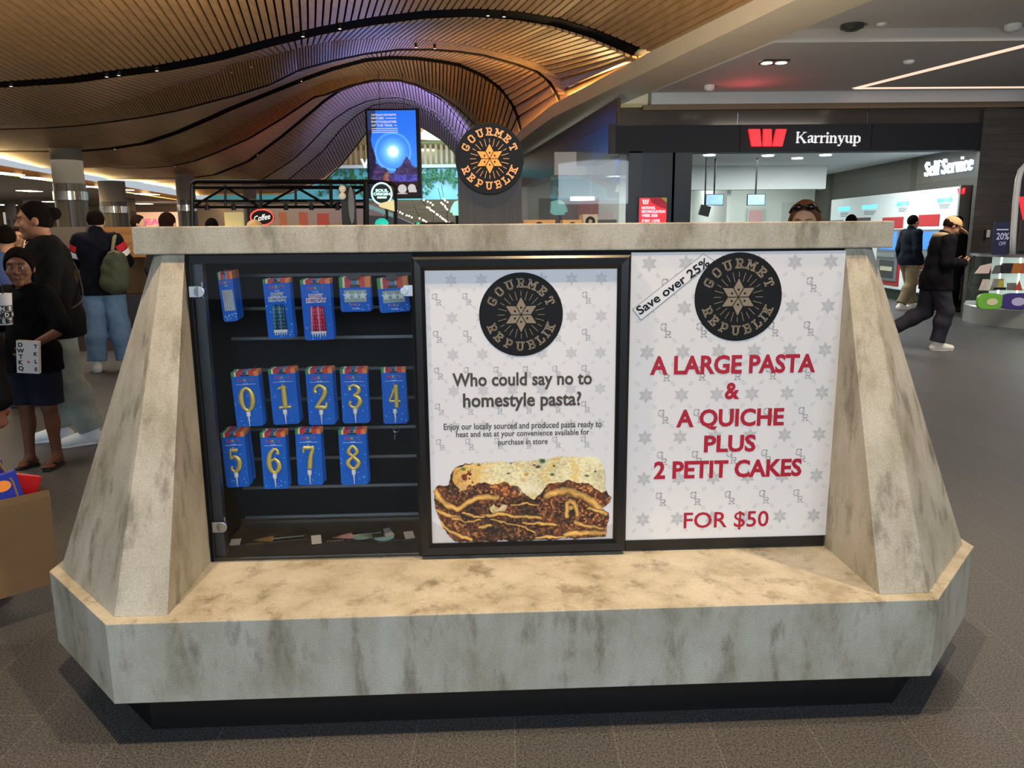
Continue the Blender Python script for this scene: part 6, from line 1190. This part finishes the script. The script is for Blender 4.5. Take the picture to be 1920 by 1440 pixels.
wl = W_b(J['wrL']); bc = U(54, 669, float(bp_[1])-.3); bx = thing('snack_box', 'white flat snack box with black letters in the boy\'s lowered hand', 'box', tuple(bc)); ORG[bx.name] = Vector(bc)
b_ = MB().box(-.062, .062, -.018, .018, -.1, .1); Mx = Matrix.Translation(Vector(bc)) @ Matrix.Rotation(.1, 4, 'Y') @ Matrix.Rotation(.2, 4, 'Z'); b_.xform(Mx).build('carton', CUPM, bx, bevel=.003)
R3 = Mx.to_3x3()
for i, ch in enumerate('DWTKQ'): text(ch, 'lettering', BLK, bx, Mx @ Vector((-.038, -.0185, .075-.036*i)), cap=.026, ax=R3 @ Vector((1, 0, 0)), up=R3 @ Vector((0, 0, 1)), bold=.05)
for i, ch in enumerate('TKLE'): text(ch, 'lettering', BLK, bx, Mx @ Vector((.045, -.0185, .07-.047*i)), cap=.022, ax=R3 @ Vector((1, 0, 0)), up=R3 @ Vector((0, 0, 1)), bold=.05)
text('.', 'red_print', mat('red_spot_print', '#c8434a', .5), bx, Mx @ Vector((.0, -.0185, .01)), cap=.09)
hl = W_b(J['waist']+np.array((-.1, .16, -.27))); 
# man with hair bun
mp_ = np.array(G(128, 838)); mp_[2] = 0; mp_ += np.array((-.06, .12, 0))
man, J, W_m, hp_m = person('person with hair bun in black T-shirt and pale grey joggers, looking left over the boy', mp_, (-.86, -.5), 1.73, 'brown',
    dict(elR=(.27, .1, 1.16), wrR=(.16, .3, 1.12), elL=(-.27, .02, 1.15), wrL=(-.2, .25, 1.08), head=(0, .05, 1.62), toR=(.13, .2, .03), anR=(.11, .04, .085), knR=(.11, .06, .5), anL=(-.12, -.16, .085), toL=(-.14, .02, .03), knL=(-.11, -.03, .5)),
    head=(-.12, -.1), hair=('bun', '#14100f'), top=('t_shirt', '#0e0e10', .80, .5, .05, 0), low=('joggers', '#9fada8', None, .035, .01), shoes=('shoe', '#dfe8ef', '#f2f5f7'), res=.0075, girth=1.12, headscale=1.06, hands={'R': dict(curl=.8), 'L': dict(curl=.8)})
Rb = MB().tube(cat_rom([(.12, .17, 1.35), (.15, .02, 1.475), (.1, -.14, 1.36), (-.02, -.19, 1.2), (-.14, -.175, 1.05), (-.21, -.02, .98)]), .007, 6); Rb.build('bag_strap', mat('black_strap', '#2c2c2e', .6), man)
# man with backpack, seen from behind
kp = np.array(G(208, 694)); kp[2] = 0
bk_, J, W_k, hp_k = person('man seen from behind in navy jacket and pale blue jeans with an olive backpack', kp, (-.25, 1), 1.78, 'fair',
    dict(elR=(.24, .1, 1.2), wrR=(.14, .3, 1.2), elL=(-.24, .1, 1.2), wrL=(-.12, .3, 1.2), anR=(.17, -.02, .085), knR=(.13, .02, .5), toR=(.22, .14, .03), anL=(-.12, -.05, .085), toL=(-.15, .12, .03), head=(0, .04, 1.62)),
    head=(.1, -.12), hair=('short', '#1a1413'), top=('jacket', '#12141f', .84, 1, .05, .05), low=('jeans', '#6f8fb5', None, .03, .02), shoes=('sneaker', '#e6e9ec', '#f4f4f4'), res=.009, face=False, girth=1.1)
RED_ = mat('red_stripe_cloth', '#c01f2e', .8); WHT_ = mat('white_stripe_cloth', '#e3e4e8', .8)
for s in 'RL':
    a, e = J['sh'+s], J['el'+s]; dv = (e-a); sx = 1 if s == 'R' else -1
    for t0, t1, m in ((.12, .42, RED_), (.45, .7, WHT_)):
        p, q = a+dv*t0, a+dv*t1; MB().tube([p, (p+q)/2, q], [.097, .096, .094], 18, False).build('sleeve_stripe', m, bk_, smooth=True)
# cap man on phone
cpos = np.array(G(1745, 655)); cpos[2] = 0
cm, J, W_c, hp_c = person('man in tan cap and dark jacket walking right, looking down at a phone', cpos, (1, -.1), 1.69, 'tan',
    dict(pelvis=(0, -.02, .93), waist=(0, 0, 1.08), chest=(0, .02, 1.28), neck=(0, .04, 1.45), head=(0, .12, 1.575), shR=(.18, .03, 1.40), shL=(-.18, .03, 1.40), elR=(.22, .0, 1.13), wrR=(.1, .24, 1.12), elL=(-.22, .02, 1.13), wrL=(-.1, .25, 1.12),
         hipR=(.09, -.02, .91), knR=(.1, .1, .5), anR=(.1, .02, .085), toR=(.11, .2, .03), hipL=(-.09, -.03, .91), knL=(-.1, -.08, .48), anL=(-.1, -.46, .26), toL=(-.1, -.44, .07)),
    head=(0, -.62), hair=('short', '#2a1c14'), top=('jacket', '#17161a', .78, 1, .045, .03), low=('trousers', '#34333a', None, .028, .01), shoes=('hi_top_sneaker', '#dcd8c8', '#efece2', 1), res=.009, face=True, girth=1.05, hands={'R': dict(dir=(-.3, .9, .2), palm=(-.9, 0, .5), curl=.7), 'L': dict(dir=(.3, .9, .2), palm=(.9, 0, .5), curl=.7)})
Rh = rotx(-.62); cpS = SDF(J['head']-.3, J['head']+.3, .008); cpS.ell(hp_c(0, -.012, .035), (.09, .112, .095), 0, R=Rh); cpS.plane(hp_c(0, 0, .022), Rh @ np.array((0, .32, -1))); cpS.ell(hp_c(0, .14, .035), (.075, .085, .012), .01, R=Rh)
V, Q = cpS.mesh(); me = bpy.data.meshes.new('cap'); me.from_pydata(V.tolist(), [], Q.tolist()); me.materials.append(mat('tan_cap', '#c9a474', .85)); me.polygons.foreach_set('use_smooth', [True]*len(me.polygons)); link('cap', me, cm, Vector())
MB().tube(cat_rom([(-.04, .14, 1.38), (-.085, .08, 1.43), (-.09, .01, 1.465), (-.055, -.05, 1.47), (0, -.07, 1.46), (.055, -.05, 1.47), (.09, .01, 1.465), (.085, .08, 1.43), (.04, .14, 1.38)], 4), .034, 12).build('hood', mat('beige_hood', '#a8906c', .85), cm, smooth=True)
ph = W_c((0, .36, 1.17)); pt = thing('mobile_phone', 'dark phone held in both hands by the man in the tan cap', 'phone', tuple(ph)); ORG[pt.name] = Vector(ph); MB().box(-.07, .07, -.035, .035, -.006, .006).xform(Matrix.Translation(ph) @ Matrix.Rotation(-.5, 4, 'Y')).build('shell', BLACK, pt, bevel=.003)
# walkers inside the bank lobby
q = np.array(G(1697, 580)); q[2] = 0
person('man with short dark hair and khaki trousers walking behind the man in cap', q, (1, .25), 1.74, 'tan', dict(anL=(-.1, .2, .085), toL=(-.1, .36, .04), knL=(-.1, .15, .5), anR=(.1, -.2, .1), toR=(.1, -.06, .03), knR=(.1, .0, .5)), hair=('short', '#120e0d'), top=('jacket', '#161a26', .84, 1, .05, .05), low=('trousers', '#8c7c62', None, .03, .01), shoes=('sneaker', '#e4dfd8', '#efefef'), res=.012)
q = np.array(U(1780, 574, 13.95)); q[2] = 0
wb, J, W_w, _ = person('woman in black coat and trousers walking right past the cash machines', q, (1, .12), 1.70, 'fair', dict(anL=(-.09, .14, .085), toL=(-.09, .3, .04), knL=(-.1, .14, .5), anR=(.09, -.34, .16), toR=(.09, -.22, .04), knR=(.1, -.02, .5), elR=(.22, .1, 1.16), wrR=(.2, .22, 1.0)), hair=('short', '#0f0d0e'), top=('coat', '#101013', .72, 1, .04, .06), low=('trousers', '#0e0e11', None, .02, 0), shoes=('shoe', '#1d1b1c', '#e8e4dc'), res=.012)
# woman behind the counter, head only above the slab
q = np.array(U(1508, 420, 4.75)); q[2] = 0
wo, J, W_o, hp_o = person('woman with brown hair and sunglasses on her head behind the counter slab', q, (-.35, -1), 1.655, 'fair', None, head=(-.1, -.2), hair=('long', '#8a6240'), top=('blouse', '#3a3a40', .85, 1, .03, 0), low=('trousers', '#22232a', None, .02, 0), shoes=('shoe', '#222222', '#222222'), res=.009)
sgm = MB()
for sx in (-1, 1): sgm.sphere(hp_o(sx*.036, .07, .105), .032, 12, (1, .7, .75))
sgm.tube([hp_o(-.09, 0, .06), hp_o(-.07, .06, .1), hp_o(0, .085, .11), hp_o(.07, .06, .1), hp_o(.09, 0, .06)], .007, 6); sgs = sgm.build('sunglasses', mat('black_lens', '#0d0d0f', .15), wo, smooth=True)
# heads glimpsed over the slab and at the left edge
for px, py, d, hd, hair, sk, topc, lab, hs_ in ((312, 399, 8.8, (0.2, 1), ('pony', '#2a1712'), 'fair', '#3a3438', 'woman with brown ponytail seen from behind over the slab', 1), (396, 410, 11, (0, 1), ('short', '#120e0d'), 'tan', '#26262a', 'dark-haired person mostly hidden by the slab under the truss', 1),
        (1597, 403, 12.5, (.2, 1), ('short', '#0e0c0c'), 'tan', '#202228', 'dark-haired person at the self-service wall, only hair above the slab', 1), (8, 423, 6.9, (-.5, .8), ('short', '#15100e'), 'tan', '#4a5a86', 'person in blue shirt at the left edge, seen from behind', 1), (30, 428, 9, (.6, -.8), ('short', '#1a1210'), 'tan', '#38486e', 'dark-haired person in the distance behind the blue shirt', 1),
        (64, 446, 7.6, (-.2, -1), ('long', '#241614'), 'fair', '#4a2a2a', 'dark-haired person glimpsed between the boy and the person with bun', .95), (257, 404, 12, (1, .2), ('short', '#2c1d18'), 'fair', '#55443c', 'person in profile beside the pink shop letters', 1), (475, 413, 10, (.3, 1), ('none', '#c9a878'), 'fair', '#9a8566', 'person in sandy bucket hat below the Coffee sign', 1)):
    z = U(px, py, d)[2]; q = np.array(U(px, py, d)); q[2] = 0; o, J, W_q, hp_q = person(lab, q, hd, z*1.0, sk, None, hair=hair, top=('shirt', topc, .85, 1, .03, 0), low=('trousers', '#2a2b33', None, .02, 0), shoes=('shoe', '#333333', '#444444'), res=.014, face=(hd[1] < 0))
    if hair[0] == 'none': S = SDF(J['head']-.3, J['head']+.3, .012); S.ell(hp_q(0, 0, .04), (.095, .115, .09), 0); S.ell(hp_q(0, 0, .02), (.15, .16, .014), .02); V, Q = S.mesh(); me = bpy.data.meshes.new('bucket_hat'); me.from_pydata(V.tolist(), [], Q.tolist()); me.materials.append(mat('sand_hat', '#c9a878', .8)); link('bucket_hat', me, o, Vector())
# shopper at the left edge holding the paper bag: only sleeve and hand reach into the picture
hand = Vector(U(4, 815, 2.95)); q = np.array((hand.x-.33, hand.y+.02, 0))
sp, J, W_s, _ = person('shopper in black sleeve with bracelet at left edge, hand gripping the paper bag', q, (.15, 1), 1.72, 'rosy', dict(elR=(.32, -.01, 1.12), wrR=(.33, .02, .88), elL=(-.24, -.02, 1.13)), hair=('short', '#22181a'), top=('jacket', '#15151a', .82, .93, .05, .05), low=('trousers', '#23252e', None, .03, .01), shoes=('shoe', '#2a2a2a', '#555555'), res=.008, hands={'R': dict(dir=(.02, .12, -1), palm=(-1, .1, 0), curl=1.1)})
w0 = W_s(J['wrR']); br = MB()
for k in range(16): a = k*math.pi/8; br.sphere((J['wrR'][0]+.036*math.cos(a), J['wrR'][1]+.036*math.sin(a), J['wrR'][2]+.035+.006*math.sin(a)), .008, 8)
br.build('bracelet', mat('silver_bracelet', '#c9c6c0', .3, .8), sp, smooth=True)
# backpack hangs from the man's right shoulder
bpk = thing('backpack', 'olive green backpack slung on the right shoulder of the man in navy jacket', 'backpack', tuple(W_k((.2, -.2, 1.1)))); bpk.matrix_world = bk_.matrix_world @ Matrix.Translation((.2, -.2, 1.12)) @ Matrix.Rotation(.12, 4, 'Y'); ORG[bpk.name] = Vector()
OLV = mat('olive_canvas', '#3f4632', .8, noise=.3, nscale=14)
S = SDF((-.2, -.2, -.32), (.2, .2, .32), .009); S.ell((0, 0, -.06), (.15, .1, .21), 0); S.ell((0, -.02, -.16), (.15, .11, .1), .04); S.ell((0, -.01, .1), (.1, .075, .1), .05); S.folds(.005, (40, 30, 22)); V, Q = S.mesh(); me = bpy.data.meshes.new('bag_body'); me.from_pydata(V.tolist(), [], Q.tolist()); me.materials.append(OLV); me.polygons.foreach_set('use_smooth', [True]*len(Q)); link('bag_body', me, bpk, Vector())
MB().tube([(-.06, .09, .0), (-.05, .06, .2), (-.045, .1, .32), (-.045, .19, .37), (-.045, .28, .34)], [.012, .018, .02, .02, .018], 8).build('shoulder_strap', mat('khaki_strap', '#7b7556', .8), bpk, smooth=True); MB().tube([(-.07, -.03, .16), (0, -.08, .19), (.07, -.03, .15), (.1, -.02, .08)], .01, 6).build('drawstring', mat('khaki_strap'), bpk)

# ------------------------------------------------------------------ brown paper bag and what sticks out of it
KR = mat('kraft_paper', '#7d6040', .7, noise=.18, nscale=5); wl_ = [Vector(U(*p)) for p in ((-60, 1140, 2.72), (112, 1092, 2.95), (112, 925, 2.95), (-60, 965, 2.72))]
A, B = wl_[0].copy(), wl_[1].copy(); zb = (A.z+B.z)/2; zt = U(75, 918, 2.95)[2]; ax = (B-A); ax.z = 0; Lw = ax.length; ax.normalize(); nb = Vector((-ax.y, ax.x, 0)); bo = Vector((B.x, B.y, zb))
bag = thing('paper_bag', 'brown kraft paper shopping bag full of snack packs at the left edge', 'bag', tuple(bo)); PP_ = lambda u, v, z: bo-ax*u+nb*v+Vector((0, 0, z)); hB = zt-zb; dp = .15
sh = MB(); t = .003
def ringb(o, z, fold=0): return [PP_(o, o, z), PP_(Lw-o, o, z), PP_(Lw-o, dp-o, z), PP_(o, dp-o, z), PP_(o+fold, dp/2, z)]
sh.loft([ringb(0, 0), ringb(0, hB*.5, .004), ringb(-.004, hB*.93, .014), ringb(-.002, hB, .016)], True, False); sh.loft([ringb(t, .004), ringb(t, hB*.5, .004), ringb(t-.004, hB*.93, .014), ringb(t-.002, hB, .016)], True, False); sh.add(ringb(0, 0), [(0, 1, 2, 3, 4)]); sh.build('bag_body', KR, bag)
for v in (.004, dp-.004): MB().tube([PP_(Lw*.3, v, hB-.06), PP_(Lw*.34, v+(.03 if v < .05 else -.03), hB+.05), PP_(Lw*.46, dp/2, hand.z-zb-.07), PP_(Lw*.6, dp/2, hand.z-zb-.07), PP_(Lw*.66, v+(.03 if v < .05 else -.03), hB+.05), PP_(Lw*.7, v, hB-.06)], .005, 6).build('handle', KR, bag)
def pack_in(name, label, cat, m, u, v, z, w, d, h, rx=0, rz=0, art=None):
    t = thing(name, label, cat, tuple(PP_(u, v, z))); b = MB(); b.box(-w/2, w/2, -d/2, d/2, -h/2, h/2); F = Matrix((( -ax.x, nb.x, 0, 0), (-ax.y, nb.y, 0, 0), (0, 0, 1, 0), (0, 0, 0, 1))); M = Matrix.Translation(PP_(u, v, z)) @ F @ Matrix.Rotation(rx, 4, 'X') @ Matrix.Rotation(rz, 4, 'Y'); b.xform(M).build('packet', m, t, bevel=.008)
    if art:
        for (x, y, rr, mm) in art: MB().disc((x, -d/2-.0015, y), rr, 'y', 20, .7).xform(M).build('print', mm, t)
    return t
YEL = mat('yellow_print', '#f0c02a', .5); ORA = mat('orange_print', '#e88a3a', .5)
pack_in('snack_packet', 'royal blue snack packet with yellow and orange print in the paper bag', 'packet', mat('royal_blue_pack', '#1f2f9c', .35), .2, .045, hB+.0, .24, .05, .16, -.25, .12, [(-.06, .03, .03, ORA), (.02, .02, .032, YEL), (.07, -.02, .025, ORA), (-.02, -.035, .022, CUPM), (.05, .05, .018, CUPM)])
pack_in('snack_packet', 'red foil packet poking out at the right corner of the paper bag', 'packet', mat('red_foil', '#b3161f', .3), .06, .095, hB-.005, .1, .05, .12, -.1, -.35)
pack_in('snack_packet', 'purple packet with yellow band at the back of the paper bag', 'packet', mat('purple_pack', '#2c1f78', .35), .22, .115, hB+.05, .22, .045, .14, -.12, .08, [(0, -.03, .05, YEL)])
